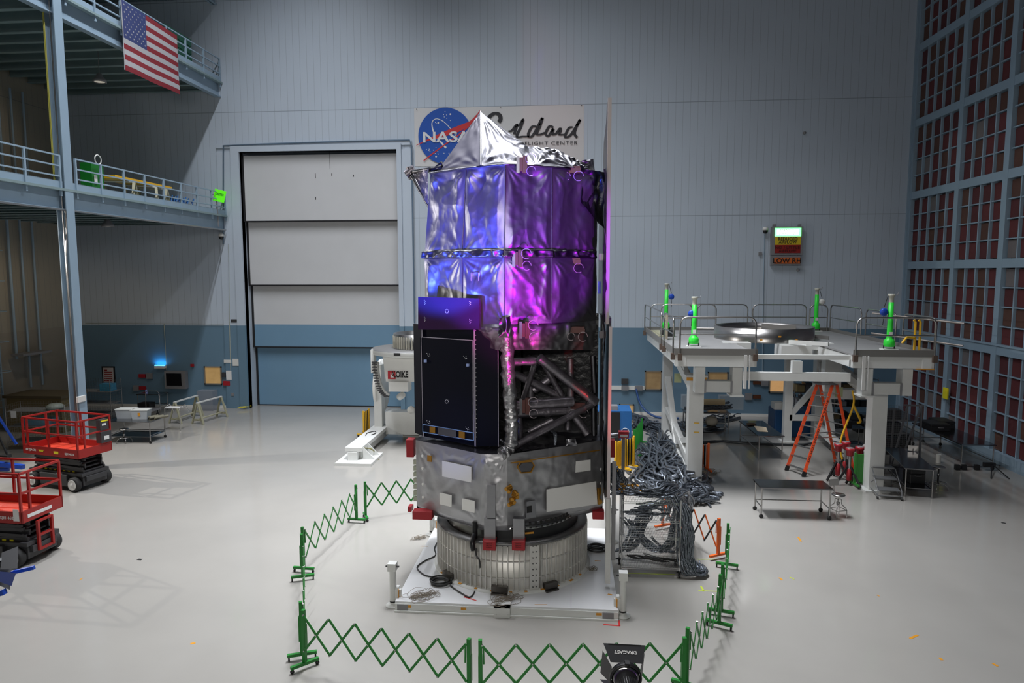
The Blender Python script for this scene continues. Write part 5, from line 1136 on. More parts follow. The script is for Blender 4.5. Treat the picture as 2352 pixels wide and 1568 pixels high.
# ---- caged carts and stair at the far left
def wire_cart(label, loc, rz, L, W_, H, shelves, mt=SS, cell=.09, grp=None, thick=.004):
    t = thing('wire_cart', label, 'cart', loc, rz, grp)
    for sx in (-1, 1):
        for sy in (-1, 1): M().cyl((sx*L/2, sy*W_/2, .05), (sx*L/2, sy*W_/2, H), .016, n=8).build('post', mt, t)
    for (a_, b_) in (((-1, -1), (1, -1)), ((1, -1), (1, 1)), ((1, 1), (-1, 1)), ((-1, 1), (-1, -1))):
        m = M(); A_ = V((a_[0]*L/2, a_[1]*W_/2, 0)); B_ = V((b_[0]*L/2, b_[1]*W_/2, 0)); n_ = int((B_-A_).length/cell)
        for i in range(1, n_): p_ = A_.lerp(B_, i/n_); m.bar(p_+V((0, 0, .15)), p_+V((0, 0, H)), thick)
        for i in range(int((H-.15)/cell)+1): m.bar(A_+V((0, 0, .15+i*cell)), B_+V((0, 0, .15+i*cell)), thick)
        m.build('wire_mesh', mt, t)
    for z in shelves: M().bb((-L/2, -W_/2, z-.01), (L/2, W_/2, z+.01)).build('shelf', mat('shelf_grey', (.2, .2, .2), .5), t)
    return t
wc = wire_cart('silver wire cage cart with a paper label behind the rear scissor lift', (-20.75, 24.9, 0), .15, 2.2, .9, 1.75, (.3, .9, 1.5), cell=.1)
M().box((-.8, -.46, 1.4), (.2, .01, .26)).build('paper_label', LABEL, wc)
tag(M().bb((-21.3, 24.6, .91), (-20.3, 25.2, 1.15)).build('blue_tray', mat('pale_blue_tray', (.15, .3, .4), .5)), 'pale blue tray inside the wire cage cart', 'tray')
tag(M().lathe([(0, 0), (.28, .02), (.34, .12), (.2, .22), (0, .24)], 18, (-20.2, 24.9, 1.51)).build('bagged_bundle', mat('pale_bag', (.35, .4, .36), .4)), 'pale bagged bundle on top shelf of the wire cage cart', 'bag')
wire_cart('second wire cart right of the blue column, partly hidden', (-22.2, 30.0, 0), 0, 1.9, .8, 1.9, (.3, .8, 1.35), cell=.12)
tag(M().bb((-21.9, 29.8, 1.36), (-21.35, 30.2, 1.7)).build('blue_bin', mat('bright_blue_bin', (.05, .25, .4), .5)), 'bright blue bin on the wire cart right of the column', 'bin')
wb_ = thing('wooden_crate', 'large brown crate behind the wire cage cart', 'crate', (-22.9, 27.6, 0)); M().bb((-24.2, 27.1, 0), (-21.7, 28.5, 1.5)).build('body', mat('brown_crate', (.16, .12, .05), .6, var=.2), wb_, True); M().bb((-24.3, 27.0, 1.5), (-21.6, 28.6, 1.62)).build('lid', mat('dark_crate_lid', (.08, .06, .03), .6), wb_, True)
rs = thing('rolling_stair', 'dark tall rolling stair with handrails at the far left edge', 'stair', (-21.8, 22.5, 0))
m = M()
for i in range(7): m.bb((-22.4+.13*i-.2, 22.1, .5+.42*i), (-22.4+.13*i+.15, 23.0, .54+.42*i))
m.build('treads', mat('dark_tan_tread', (.14, .10, .06), .6), rs, True)
m = M()
for y in (22.1, 23.0):
    m.tube([(-22.7, y, .2), (-21.6, y, 3.5)], .03, 6); m.tube([(-21.3, y, 0), (-21.5, y, 3.5), (-21.5, y, 4.5), (-21.6, y, 4.6), (-22.8, y, 4.6)], .028, 6); m.tube([(-21.5, y, 4.0), (-22.8, y, 4.0)], .025, 6); m.tube([(-22.9, y, 1.2), (-21.9, y, 4.2), (-21.5, y, 4.2)], .02, 6)
m.tube([(-20.9, 22.1, .0), (-21.45, 22.1, 3.4)], .025, 6); m.tube([(-23, 22.1, 1.3), (-21.0, 22.1, 1.3)], .02, 6); m.build('frame', BLACK, rs, True)
# yellow window-like patch of pipework shelf on the left wall
tag(M().bb((-24.9, 28.3, 3.15), (-24.3, 30.0, 3.25)).build('wall_shelf', GREY), 'pale shelf fixed to the dim left wall below the pipes', 'shelf')
# ---- stage lamps
def stage_lamp(loc, tgt, label, s=1., brand=True, blue=False, spin=0.):
    """built pointing along local +Y, then turned to the target"""
    t = thing('stage_lamp', label, 'lamp', loc); d_ = (V(tgt)-V(loc)).normalized(); rzz = math.atan2(-d_.x, d_.y); pit = math.asin(d_.z)
    R = Matrix.Rotation(rzz, 3, 'Z') @ Matrix.Rotation(pit, 3, 'X') @ Matrix.Rotation(spin, 3, 'Y')
    def fin(m, name, mt, par=t, **k):
        m.v = [tuple(R @ (V(v)*s)) for v in m.v]; return m.build(name, mt, par, **k)
    m = M(); m.lathe([(0, -.42), (.085, -.42), (.10, -.40), (.10, -.06), (.12, -.04), (.12, .02)], 28, axis='Y')
    body_ = fin(m, 'lamp_body', mat('black_lamp_body', (.018, .018, .02), .4))
    m = M()
    for k in range(28): a_ = k*2*PI/28; m.box((.103*math.cos(a_), -.24, .103*math.sin(a_)), (.012, .32, .006), R=Matrix.Rotation(-a_, 3, 'Y'))
    fin(m, 'cooling_fins', mat('black_lamp_fins', (.03, .03, .032), .35), body_)['kind'] = 'stuff'
    m = M(); m.lathe([(.125, .0), (.15, .01), (.15, .04), (.135, .05), (.125, .05)], 36, axis='Y'); fin(m, 'lens_ring', CHROME, body_)
    m = M(); m.lathe([(.155, .0), (.17, .0), (.17, .06), (.155, .06)], 36, axis='Y'); m.box((0, .03, .165), (.05, .06, .05)); rg = fin(m, 'barn_ring', BLACK, body_)
    m = M(); m.lathe([(0, .02), (.12, .02)], 30, axis='Y'); fin(m, 'lens', mat('lamp_lens_' + ('blue' if blue else 'violet'), (.1, .05, .3), .2, emit=(.1, .2, 1) if blue else (.5, .05, 1), estr=3), body_)
    o_, r2_ = .06, .155
    for nm, sx, sz in (('top', 0, 1), ('bottom', 0, -1), ('left', -1, 0), ('right', 1, 0)):
        w0, w1 = (.17, .23) if nm in ('top', 'bottom') else (.10, .14); ln = .20; f = .075
        if sz: pts = [(-w0, o_, sz*r2_), (w0, o_, sz*r2_), (w1, o_+ln, sz*(r2_+f)), (-w1, o_+ln, sz*(r2_+f))]
        else: pts = [(sx*r2_, o_, -w0), (sx*r2_, o_, w0), (sx*(r2_+f), o_+ln, w1), (sx*(r2_+f), o_+ln, -w1)]
        m = M(); m.slab(pts, (0, 0, .003) if sz else (.003, 0, 0)); dr_ = fin(m, 'barn_door', mat('barn_door_grey', (.022, .022, .024), .45) if not (blue and nm == 'right') else mat('blue_lit_door', (.05, .08, .3), .4), t)  # blue light on the right door is put into its colour
        if nm == 'top' and brand:
            tx = text('lettering', 'DRACAST', LABEL, None, (0, 0, 0), (1, 0, 0), (0, 1, 0), .038, .24, .002, bold=.02, world=False); me_ = tx.data
            nrm = V((0, -f, ln)).normalized(); up_v = V((0, ln, f)).normalized()
            for v in me_.vertices: c_ = v.co.copy(); v.co = R @ ((V((0, o_+ln*.55, r2_+f*.55))+V((-c_.x, 0, 0))-up_v*c_.y+nrm*(.006+c_.z))*s)
            tx.parent = dr_
            m = M(); m.bar((-.18, o_+ln*.97, r2_+f*.97+.006), (.18, o_+ln*.97, r2_+f*.97+.006), .006); fin(m, 'hinge_bar', INK, dr_)
    fin(M().box((0, -.2, -.13), (.06, .12, .1)), 'yoke_mount', BLACK, t)
    return t, R
# ================================================================== RIGHT SIDE: STAND, LADDER, CABLES
# stage lamps
LB = AY(1438, 1560, 3.9); TG = BARREL
lamp, R_ = stage_lamp(tuple(LB), (LB.x-.25, LB.y+3, LB.z+.4), 'black stage lamp with open barn doors at the bottom edge, telescope behind it', .56, spin=.06)
m = M(); m.cyl((0, -.19, -LB.z), (0, -.19, -.12), .02); m.build('stand_pole', BLACK, lamp)
for a_ in (0.4, 2.5, 4.6): M().bar((0, -.19, -LB.z+.9), (.7*math.cos(a_), -.19+.7*math.sin(a_), -LB.z+.02), .03).build('tripod_leg', BLACK, lamp)
LL = AY(-14, 1305, 9.0)
l2, R_ = stage_lamp(tuple(LL), (LL.x+2.5, LL.y+2.5, LL.z-.9), 'black stage lamp with blue lit barn door at the left edge before the near lift', .95, False, True, .5)
m = M(); m.cyl((-.25, -.3, -LL.z), (-.25, -.3, -.1), .025); m.bar((-.25, -.3, -.12), (0, -.2, -.1), .04); m.build('stand_pole', BLACK, l2)
m = M(); m.bar((.1, .2, -.15), (.42, .25, -.08), .05); m.bar((-.1, 0, -.42), (.14, .0, -.35), .08); m.build('blue_clamp', DBLUE, l2)
# ---- the white steel test stand
tq = lambda x, y: (1380+x/5.2275, 640+y/5.2275)
uq = lambda x, y: (1720+x/4.704, 640+y/4.704)
ts = thing('test_stand', 'tall white steel stand with railed grey deck and round opening, right of the telescope', 'stand', (6.8, 24.5, 0))
DZ = 4.42; SW = WHITE2; DK = mat('grey_deck_plate', (.24, .24, .24), .5, var=.08, vscale=2); TOE = mat('grey_toe_plate', (.17, .165, .155), .5)
xa, xb, xc, xd, ya, yb2 = 3.08, 5.50, 8.22, 10.50, 20.75, 29.1
m = M(); m.bb((xa, ya, DZ-.05), (xb, yb2, DZ)); m.bb((xc, ya, DZ-.05), (xd, yb2, DZ)); m.bb((xb, 27.2, DZ-.05), (xc, yb2, DZ)); m.slab([(xb, 23.3, DZ-.05), (xb, 27.2, DZ-.05), (xb+.9, 27.2, DZ-.05)], (0, 0, .05)); m.build('deck', DK, ts, True)
m = M(); 
for (x0, y0, x1, y1) in ((xa, ya, xb, ya), (xc, ya, xd, ya), (xa, ya, xa, yb2), (xd, ya, xd, yb2), (xa, yb2, xd, yb2), (xc+.1, 27.0, xc+.9, 25.2)): m.bar((x0, y0, DZ+.03), (x1, y1, DZ+.03), .02, .20)
m.bar((xc-1.6, 27.9, DZ+.25), (xc+.1, 26.3, DZ+.25), .02, .34); m.build('toe_plates', TOE, ts, True)
def beam(a_, b_, w_=.26, h_=.34, name='beam', par=None): return M().bar(a_, b_, w_, h_).build(name, SW, par or ts, True)
beam((xa+.02, ya+.15, DZ-.24), (xb-.02, ya+.15, DZ-.24)); beam((xc, ya+.15, DZ-.24), (xd, ya+.15, DZ-.24)); beam((xb, ya+.2, DZ-.12), (xc, ya+.2, DZ-.12), .14, .14)
beam((xa+.2, ya, DZ-.24), (xa+.2, yb2, DZ-.24)); beam((xd-.2, ya, DZ-.24), (xd-.2, yb2, DZ-.24)); beam((xa+.1, yb2-.2, DZ-.24), (xd-.1, yb2-.2, DZ-.24)); beam((xb-.15, ya+.3, DZ-.24), (xb-.15, yb2, DZ-.24)); beam((xc+.15, ya+.3, DZ-.24), (xc+.15, yb2, DZ-.24))
beam((xb-.5, ya+.7, DZ-.78), (xc+.2, ya+.7, DZ-.78), .16, .26); m = M(); m.bb((6.7, ya+.62, DZ-.68), (7.0, ya+.8, DZ-.3)); m.build('beam', SW, ts, True)
# hanging U frames in front
def uframe(px0, px1, py_t, py_m, py_b, y, foot):
    a_ = AY(px0, py_t, y); b_ = AY(px1, py_t, y); zm = AY(px0, py_m, y).z; zb_ = AY(px0, py_b, y).z; w_ = .29; u = M()
    zl, zr = (zm-.36, zb_) if foot == 1 else (zb_, zm-.36)
    u.bb((a_.x, y, zl), (a_.x+w_, y+.4, DZ-.4)); l_ = u.build('hanging_leg', SW, ts, True); M().bb((b_.x-w_, y, zr), (b_.x, y+.4, DZ-.4)).build('hanging_leg', SW, ts, True)
    xf, zf = (b_.x-w_/2, zr) if foot == 1 else (a_.x+w_/2, zl)
    M().bb((xf-.2, y-.06, zf-.05), (xf+.2, y+.46, zf)).build('foot_plate', SW, ts, True); M().bb((a_.x+w_, y+.02, zm-.34), (b_.x-w_, y+.38, zm)).build('cross_box', SW, ts, True)
    gf = mat('galvanised_flange', (.33, .33, .34), .4, .5)
    for (x, z) in ((a_.x+w_, zm-.36), (b_.x-w_-.03, zm-.36)): M().bb((x-.02, y-.015, z), (x+.04, y+.0, z+.38)).build('flange_plate', gf, ts, True)
    for (x, z) in ((a_.x, DZ-.46), (b_.x-w_, DZ-.46)): M().bb((x-.02, y-.015, z), (x+w_+.02, y, z+.05)).build('flange_plate', gf, ts, True)
uframe(1598, 1706, 835, 875, 906, 21.0, 1); uframe(1983, 2098, 838, 880, 908, 21.0, 2)
m = M()
for y in (24.5,): m.bb((8.8, y, 2.75), (9.35, y+.4, DZ-.4)); m.bb((9.9, y, 2.75), (10.4, y+.4, DZ-.4)); m.bb((8.8, y+.02, 2.4), (10.4, y+.38, 2.75))
m.build('hanging_frame', SW, ts, True)
# columns
for (x, y, h, w_) in ((3.98, 22.25, 3.5, .46), (3.95, 28.5, DZ-.4, .38), (9.50, 22.0, 3.2, .44), (8.70, 28.15, DZ-.4, .30), (10.0, 28.4, DZ-.4, .42)):
    c_ = M().bb((x-w_/2, y-w_/2, .04), (x+w_/2, y+w_/2, h)).build('column', SW, ts, True)
    M().bb((x-w_*.85, y-w_*.85, 0), (x+w_*.85, y+w_*.85, .045)).build('base_plate', SW, c_, True)
m = M(); m.bb((3.62, 21.95, 3.5), (4.3, 22.55, 3.56)); m.build('cap_plate', SW, ts, True); M().bb((3.64, 21.93, 3.40), (4.28, 21.95, 3.5)).build('amber_tape', TAPE, ts, True)
beam((3.98, 22.3, 3.0), (3.95, 28.4, 3.95), .22, .3, 'brace'); beam((3.96, 22.5, 2.6), (3.95, 25.2, DZ-.4), .14, .18, 'brace')
beam((3.95, 28.4, 2.5), (3.95, 25.6, .3), .22, .22, 'brace'); beam((3.96, 28.3, 1.2), (3.97, 22.6, 1.2) if False else (3.97, 23.0, .55), .2, .24, 'brace'); beam((3.97, 22.4, 1.4), (3.97, 26.6, .25), .16, .2, 'brace'); beam((3.98, 22.4, .2), (3.95, 28.4, .2), .2, .2, 'brace')
beam((8.7, 28.2, 3.7), (10.0, 28.2, 3.7), .2, .3, 'brace'); beam((10.0, 28.3, 3.55), (9.55, 22.2, 2.85), .22, .34, 'brace'); beam((8.8, 28.1, 1.1), (10.0, 28.1, 2.6), .16, .2, 'brace'); beam((10.0, 28.2, 3.2), (9.85, 26.6, .7), .3, .14, 'brace'); beam((8.75, 28.1, 1.0), (10.1, 28.1, 1.0), .2, .24, 'brace'); beam((9.95, 28.2, .6), (9.6, 22.4, .35), .25, .28, 'brace'); beam((9.5, 22.1, 1.5), (9.75, 24.6, .1), .14, .22, 'brace')
# stickers: two yellow notes on the column and braces
m = M(); M().box((4.0, 22.012, 1.72), (.17, .008, .03)).box((4.0, 22.012, 2.02), (.17, .008, .03)).build('yellow_tape', YELLOW, ts, True)
for px, py, y in ((1557, 868, 25.5), (1841, 865, 28.0), (1927, 900, 24.5)): M().box(AY(px, py, y), (.26, .01, .34)).build('paper_note', mat('pale_green_note', (.45, .5, .28), .6), ts, True)
M().box(AY(2098, 836, 20.9), (.02, .02, .02)).bb((10.0, 20.74, DZ-.44), (10.5, 21.1, DZ-.41)).build('orange_edge', TAPE, ts, True)
for px in (1712, 1984): c_ = AY(px, 842, 20.7); M().box((c_.x, 20.7, DZ-.55), (.08, .06, 1.0)).box((c_.x+.12, 20.7, DZ-.55), (.03, .06, 1.0)).build('scale_bar', mat('scale_white', (.6, .6, .58), .4), ts, True)
# ring in the middle
rc = (6.95, 25.6); RR = 1.72
m = M(); m.lathe([(RR, DZ-.02), (RR, DZ+.46), (RR-.05, DZ+.46), (RR-.05, DZ-.02), (RR, DZ-.02)], 96, (*rc, 0)); m.build('steel_ring', SS, ts, True)
for x in (5.6, 8.3): M().bb((x-.45, 23.7, DZ-.2), (x+.45, 24.1, DZ+.02)).build('ring_support', SW, ts, True)
m = M(); m.bar((xc+.1, 23.0, DZ+.06), (xc-.9, 23.8, DZ+.06), .1, .12); m.bb((xc-1.2, 23.6, DZ-.5), (xc-.2, 24.4, DZ-.05)); m.build('ring_support', SW, ts, True)
for k in range(3): M().box((rc[0]+RR*math.sin(-.3+.35*k), rc[1]-RR*math.cos(-.3+.35*k)-.01, DZ+.10+.12*(k % 2)), (.09, .01, .05)).build('amber_tape', TAPE, ts, True)
# guard rails: rounded pipe hoops with a mid rail
def hoop(x0, y0, x1, y1, h=1.07, zb=DZ-.1):
    d_ = V((x1-x0, y1-y0, 0)); L_ = d_.length; d_.normalize(); r_ = .22; a_ = V((x0, y0, 0)); top = DZ+h
    pts = [a_+V((0, 0, zb)), a_+V((0, 0, top-r_))]+[a_+d_*(r_-r_*math.cos(t*PI/10))+V((0, 0, top-r_+r_*math.sin(t*PI/10))) for t in range(1, 6)]
    b_ = V((x1, y1, 0)); pts += [b_-d_*(r_-r_*math.cos(t*PI/10))+V((0, 0, top-r_+r_*math.sin(t*PI/10))) for t in range(5, 0, -1)]+[b_+V((0, 0, top-r_)), b_+V((0, 0, zb))]
    g_ = M().tube(pts, .026, 8).build('guard_rail', SS, ts, True); M().tube([a_+V((0, 0, DZ+h*.52)), b_+V((0, 0, DZ+h*.52))], .020, 8).build('mid_rail', SS, g_, True)
    for p_ in (a_, b_): M().box(p_+V((0, 0, DZ-.12)), (.12, .12, .2)).build('rail_socket', mat('rusty_socket', (.09, .06, .045), .6), g_, True)
hoop(xa+.14, ya-.03, xb-.08, ya-.03); hoop(xc+.05, ya-.03, xd-.02, ya-.03); hoop(xa-.04, ya+.1, xa-.04, 22.9); hoop(xa-.04, 23.6, xa-.04, 29.0)
hoop(xa+.2, yb2, 5.0, yb2); hoop(5.2, yb2, 7.25, yb2); hoop(7.45, yb2, 9.6, yb2); hoop(xd+.02, ya+.1, xd+.02, 22.8); hoop(xd+.02, 23.3, xd+.02, 25.6); hoop(xd+.02, 26.0, xd+.02, 29.0); hoop(3.5, 27.3, 5.6, 27.3, 1.15); hoop(9.7, yb2-.1, 10.4, yb2-.1)
m = M()
for z, dz_ in ((DZ+.98, -.02), (DZ+.32, -.05)): m.tube([(xd-.6, 23.6, z+.06), (xd+1.0, 21.2, z-.1)], .03, 8)
m.build('scaffold_tube', mat('dull_tube', (.30, .27, .25), .5, .6), ts, True)
def jack(px, py, label, hgt, side, ycol):
    c_ = G(px, py, DZ); c_ = AY(px, py, 28.8) if c_.y > 28.8 else c_; c_.x = max(c_.x, 3.35); t = thing('jack_post', label, 'jack', (c_.x, c_.y, DZ), 0, 'bright green jack posts on the deck')
    M().bb((-.22, -.16, 0), (.22, .16, .04)).build('base_plate', WHITE2, t)
    m = M(); m.lathe([(0, .09), (.13, .10), (.16, .13), (.16, .27), (.13, .33), (.09, .36), (.085, .42), (.08, .8), (.075, hgt-.25), (0, hgt-.25)], 20); b_ = m.build('tube', LIME, t); M().box((0, -.085, .5), (.1, .01, .12)).build('red_white_label', LABEL, b_)
    for x in (-.16, .16): M().cyl((x, 0, .04), (x, 0, .14), .02, n=8).build('bolt', INK, t)
    M().lathe([(.07, hgt-.25), (.07, hgt-.08), (.1, hgt-.06), (.1, hgt), (0, hgt)], 16).build('cap', mat('cap_white', (.5, .5, .42), .5), t)
    M().tube([(.0, 0, hgt-.04), (.18, 0, hgt-.02), (.2, 0, hgt+.05)], .012, 6).build('eye_hook', GREY, t)
    if side:
        r_ = M().lathe([(0, -.06), (.09, -.06), (.12, -.03), (.12, .03), (.09, .06), (0, .06)], 12, (side*.2, 0, hgt-.55), axis='Y').build('retractor', ycol, t); M().tube([(side*.2, 0, hgt-.4), (side*.1, 0, hgt-.05)], .01, 5).tube([(side*.2, 0, hgt-.68), (side*.22, 0, hgt-.95)], .01, 5).build('strap', INK, r_)
jack(*tq(1113, 818), 'bright green jack post at the left front of the stand deck', 1.62, -.4, DBLUE); jack(*tq(780, 612), 'bright green jack post at the left rear of the deck, blue reels on it', 1.95, 1, DBLUE)
jack(*uq(722, 520), 'bright green jack post at the rear of the deck, white reel on it', 1.75, 1, WHITE); jack(*uq(1512, 768), 'bright green jack post at the right front of the stand deck', 1.72, -1, DBLUE)
m = M(); c_ = G(*tq(845, 600), DZ); o = M().box(V((3.4, 25.0, DZ+.45)), (.02, .5, .9)).build('leaning_board', mat('brown_board', (.38, .33, .24), .6)); tag(o, 'pale board leaning on the left rail of the stand deck', 'board')
o = M().box(G(*tq(800, 690), DZ)+V((0, 0, .12)), (.5, .3, .24)).build('black_case', BLACK); tag(o, 'small black case on the left of the stand deck', 'case')
for i in range(5): o = M().bar(G(*tq(610+20*i, 630), DZ)+V((.0, 0, .03)), G(*tq(700+15*i, 700), DZ)+V((0, 0, .03)), .06, .04).build('plank', TIMBER); tag(o, 'timber plank lying near the left edge of the stand deck', 'plank', 'planks on the stand deck')
o = M().cyl(G(*tq(1140, 640), DZ)+V((0, 0, .15)), G(*tq(1620, 650), DZ)+V((0, 0, .15)), .06).build('steel_tube', SS); tag(o, 'bright steel tube lying across the stand deck before the ring', 'tube')
yp = thing('yellow_frame', 'yellow pipe frame at the right rear of the stand deck', 'frame', (10.2, 23.4, DZ)); m = M()
yx = AX(2109, 750, 10.2); yy = yx.y
for x in (10.12, 10.26): m.tube([(x, yy, DZ), (x, yy, DZ+.92), (x-.05, yy, DZ+.98)], .035, 8)
m.tube([(10.12, yy, DZ+.45), (9.85, yy-.1, DZ+.48), (9.72, yy-.1, DZ+.3)], .035, 8); m.build('pipes', YELLOW, yp, True)
# sling hanging under the deck
o = M().tube(spline([(9.3, 23.4, 2.9), (9.35, 23.4, 2.4), (9.0, 23.4, 1.2), (9.1, 23.4, .5), (9.3, 23.4, .2)]), .035, 8).tube(spline([(9.35, 23.4, 2.4), (9.6, 23.4, 1.9), (9.55, 23.5, 1.8)]), .04, 8).build('lifting_sling', YELLOW); tag(o, 'yellow lifting sling hanging left of the right stand column', 'sling')
# ---- step ladder
fA, fB, fC = G(1806, 1080), G(1845, 1095), G(1922, 1070); tp = AY(1886, 881, 23.6); lz = 3.02
lad = thing('step_ladder', 'tall orange double step ladder standing under the white stand', 'ladder', (8.4, 23.7, 0))
tL, tR = V((8.38, 24.0, lz)), V((8.80, 23.8, lz)); fD = fC+(fA-fB)*.7
tl2, tr2 = tL.lerp(tR, .2), V((8.86, 24.2, lz))
m = M(); m.bar(fA+V((0, 0, .02)), tL, .10, .04, up=(0, 1, 0)); m.build('front_rail', ORANGE, lad, True); M().bar(fB+V((0, 0, .02)), tR, .10, .04, up=(0, 1, 0)).build('front_rail', ORANGE, lad, True)
bt1, bt2 = tL+V((.12, .15, 0)), tR+V((.18, .12, 0)); fD = G(1921, 1071); fC2 = G(1962, 1090)
M().bar(fD, bt1, .09, .04, up=(0, 1, 0)).build('rear_rail', ORANGE, lad, True); M().bar(fC2, bt2, .09, .04, up=(0, 1, 0)).build('rear_rail', ORANGE, lad, True)
for i in range(8): k = .07+i*.115; M().bar(fA.lerp(tL, k), fB.lerp(tR, k), .11, .025).build('step', ALU, lad, True)
for i in range(8): k = .09+i*.115; M().bar(fD.lerp(bt1, k), fC2.lerp(bt2, k), .08, .025).build('rung', ALU, lad, True)
M().bb((8.3, 23.75, lz), (8.95, 24.25, lz+.03)).build('top_cap', mat('cap_grey', (.15, .15, .16), .4), lad, True)
for f, tt in ((fA, tL), (fB, tR), (fD, bt1), (fC2, bt2)): M().bar(f, f.lerp(tt, .055), .12, .07, up=(0, 1, 0)).build('rubber_foot', BLACK, lad, True)
for k, (a_, b_, c_, d_) in enumerate(((fA, tL, fD, bt1), (fB, tR, fC2, bt2))): M().bar(a_.lerp(b_, .42), c_.lerp(d_, .42), .02, .03).build('spreader', ALU, lad, True)
dd = (tR-fB); text('lettering', 'DO NOT STAND AT OR ABOVE', INK, lad, fB.lerp(tR, .5)+V((.0, -.026, 0)), dd, V((1, 0, 0))-dd.normalized()*dd.normalized().x, .06, 2.2, .003, bold=.02)
# ---- jack stands
def jstand(x, y, label):
    t = thing('jack_stand', label, 'jack stand', (x, y, 0), random.uniform(0, 1), 'red topped jack stands')
    for k in range(3): a_ = k*2*PI/3+.5; M().bar((.05*math.cos(a_), .05*math.sin(a_), .62), (.42*math.cos(a_), .42*math.sin(a_), .02), .055).build('leg', BLACK, t)
    M().cyl((0, 0, .2), (0, 0, 1.0), .05).build('tube', mat('tube_silver', (.45, .45, .45), .35, .9), t); M().lathe([(.05, .0), (.075, .02), (.075, .4), (.04, .42)], 14, (0, 0, .15)).build('lower_sleeve', REDTAG, t)
    M().lathe([(.05, .95), (.11, .98), (.11, 1.12), (.14, 1.14), (.14, 1.22), (0, 1.22)], 18).build('head', mat('stand_red', (.35, .01, .02), .4), t); M().lathe([(.11, 1.222), (.0, 1.226)], 18).build('pad', GREY, t)
jstand(8.75, 22.9, 'red topped jack stand, leftmost of the four by the stand column'); jstand(8.9, 22.35, 'red topped jack stand in front, of the four by the column'); jstand(9.1, 23.2, 'red topped jack stand at the back of the four'); jstand(9.28, 22.55, 'red topped jack stand behind the folded green barrier')
# ---- rolling steps
rp = thing('rolling_steps', 'grey two-step rolling platform in front of the dark workbench', 'steps', (9.6, 21.5, 0), 0)
GS = mat('grey_step_steel', (.16, .165, .17), .45, .4)
def T_(x, y, z): return V((9.62+x*math.cos(-.15)-y*math.sin(-.15), 21.42+x*math.sin(-.15)+y*math.cos(-.15), z))
for (y0, z) in ((.42, .76), (.08, .50), (-.28, .26)): M().slab([T_(-.3, y0-.17, z), T_(.3, y0-.17, z), T_(.3, y0+.17, z), T_(-.3, y0+.17, z)], (0, 0, .03)).build('step', GS, rp, True)
for x in (-.33, .33):
    m = M(); m.tube([T_(x, .6, .06), T_(x, .6, .76), T_(x, .25, .76), T_(x, -.45, .28), T_(x, -.5, .06)], .016, 6); m.tube([T_(x, .6, .12), T_(x, -.5, .12)], .016, 6); m.tube([T_(x, .6, .14), T_(x, -.1, .5)], .012, 6); m.build('side_frame', GS, rp, True)
m = M()
for z, y in ((.12, .6), (.12, -.5), (.5, .6)): m.tube([T_(-.33, y, z), T_(.33, y, z)], .014, 6)
m.build('cross_tube', GS, rp, True)
for x in (-.33, .33):
    for y in (-.48, .58): M().lathe([(0, -.015), (.045, -.015), (.045, .015), (0, .015)], 12, T_(x, y, .045), axis='X').build('caster', RUBBER, rp, True)
# ---- cases, bin, cart and scaffold on the right
def case(label, c_, s_, rz=0, mt=BLACK, cat='case', name='black_case'):
    t = thing(name, label, cat, c_, rz); M().bb((-s_[0]/2, -s_[1]/2, 0), (s_[0]/2, s_[1]/2, s_[2]*.6)).build('body', mt, t, bevel=.015); M().bb((-s_[0]/2, -s_[1]/2, s_[2]*.61), (s_[0]/2, s_[1]/2, s_[2])).build('lid', mt, t, bevel=.015)
    M().tube([(-.1, -s_[1]/2-.01, s_[2]*.5), (-.08, -s_[1]/2-.04, s_[2]*.5), (.08, -s_[1]/2-.04, s_[2]*.5), (.1, -s_[1]/2-.01, s_[2]*.5)], .01, 6).build('handle', GREY, t); return t
case('large black case on the floor beneath the near end of the long bench', (12.7, 27.6, 0), (.85, .6, .55)); case('black case lying on the long bench, left one', (13.75, 26.9, .90), (.7, .9, .26)); case('black case lying on the long bench, right one against the filters', (14.2, 27.3, .90), (.6, .8, .28))
case('black rectangular case stored on the lower shelf of the dark workbench', (10.72, 22.0, .281), (.45, .5, .5)); case('flat black case on the far bench floor', (12.6, 30.2, 0), (.9, .6, .4))
tb = thing('trash_can', 'grey trash can with clear liner behind the yellow sling', 'bin', tuple(G(2000, 1005, 0))); M().lathe([(0, 0), (.22, 0), (.28, .75), (.27, .76), (.22, .03)], 24).build('can', mat('can_grey', (.2, .2, .21), .5), tb); M().lathe([(.275, .70), (.31, .62), (.31, .78), (.26, .8), (.24, .6)], 24).build('liner', mat('liner', (.5, .52, .55), .25, alpha=.6), tb)
wire_cart('wire mesh cart with dark boxes behind the right stand column', (11.9, 26.6, 0), .1, 1.15, .6, 1.75, (.2, .8, 1.3), cell=.08)
for i, z in enumerate((.22, .82, 1.31)): tag(M().bb((11.5, 26.4, z), (12.3, 26.8, z+.38)).build('dark_box', DGREY), ['dark box on the bottom shelf of the right wire cart', 'dark box on the middle shelf of the right wire cart', 'dark box on the top of the right wire cart'][i], 'box')
sf = thing('a_frame_scaffold', 'thin grey A-shaped metal frame between stand column and long bench', 'frame', (12.0, 24.5, 0)); 
for (a_, b_) in (((11.2, 24.6, 0), (11.65, 24.6, 2.2)), ((12.1, 24.6, 2.2), (11.45, 24.6, 0)), ((12.15, 24.7, 2.2), (12.2, 24.7, 0)), ((11.55, 24.65, 2.2), (12.2, 24.65, 2.2)), ((11.3, 24.9, 0), (11.35, 24.9, 2.0))): M().bar(a_, b_, .05).build('frame_bar', mat('frame_grey', (.17, .17, .18), .45, .5), sf, True)
o = M().bar((9.7, 23.2, .3), (10.4, 24.6, 2.0), .12, .08).build('leaning_beam', GREY); tag(o, 'grey beam leaning behind the yellow sling', 'beam')
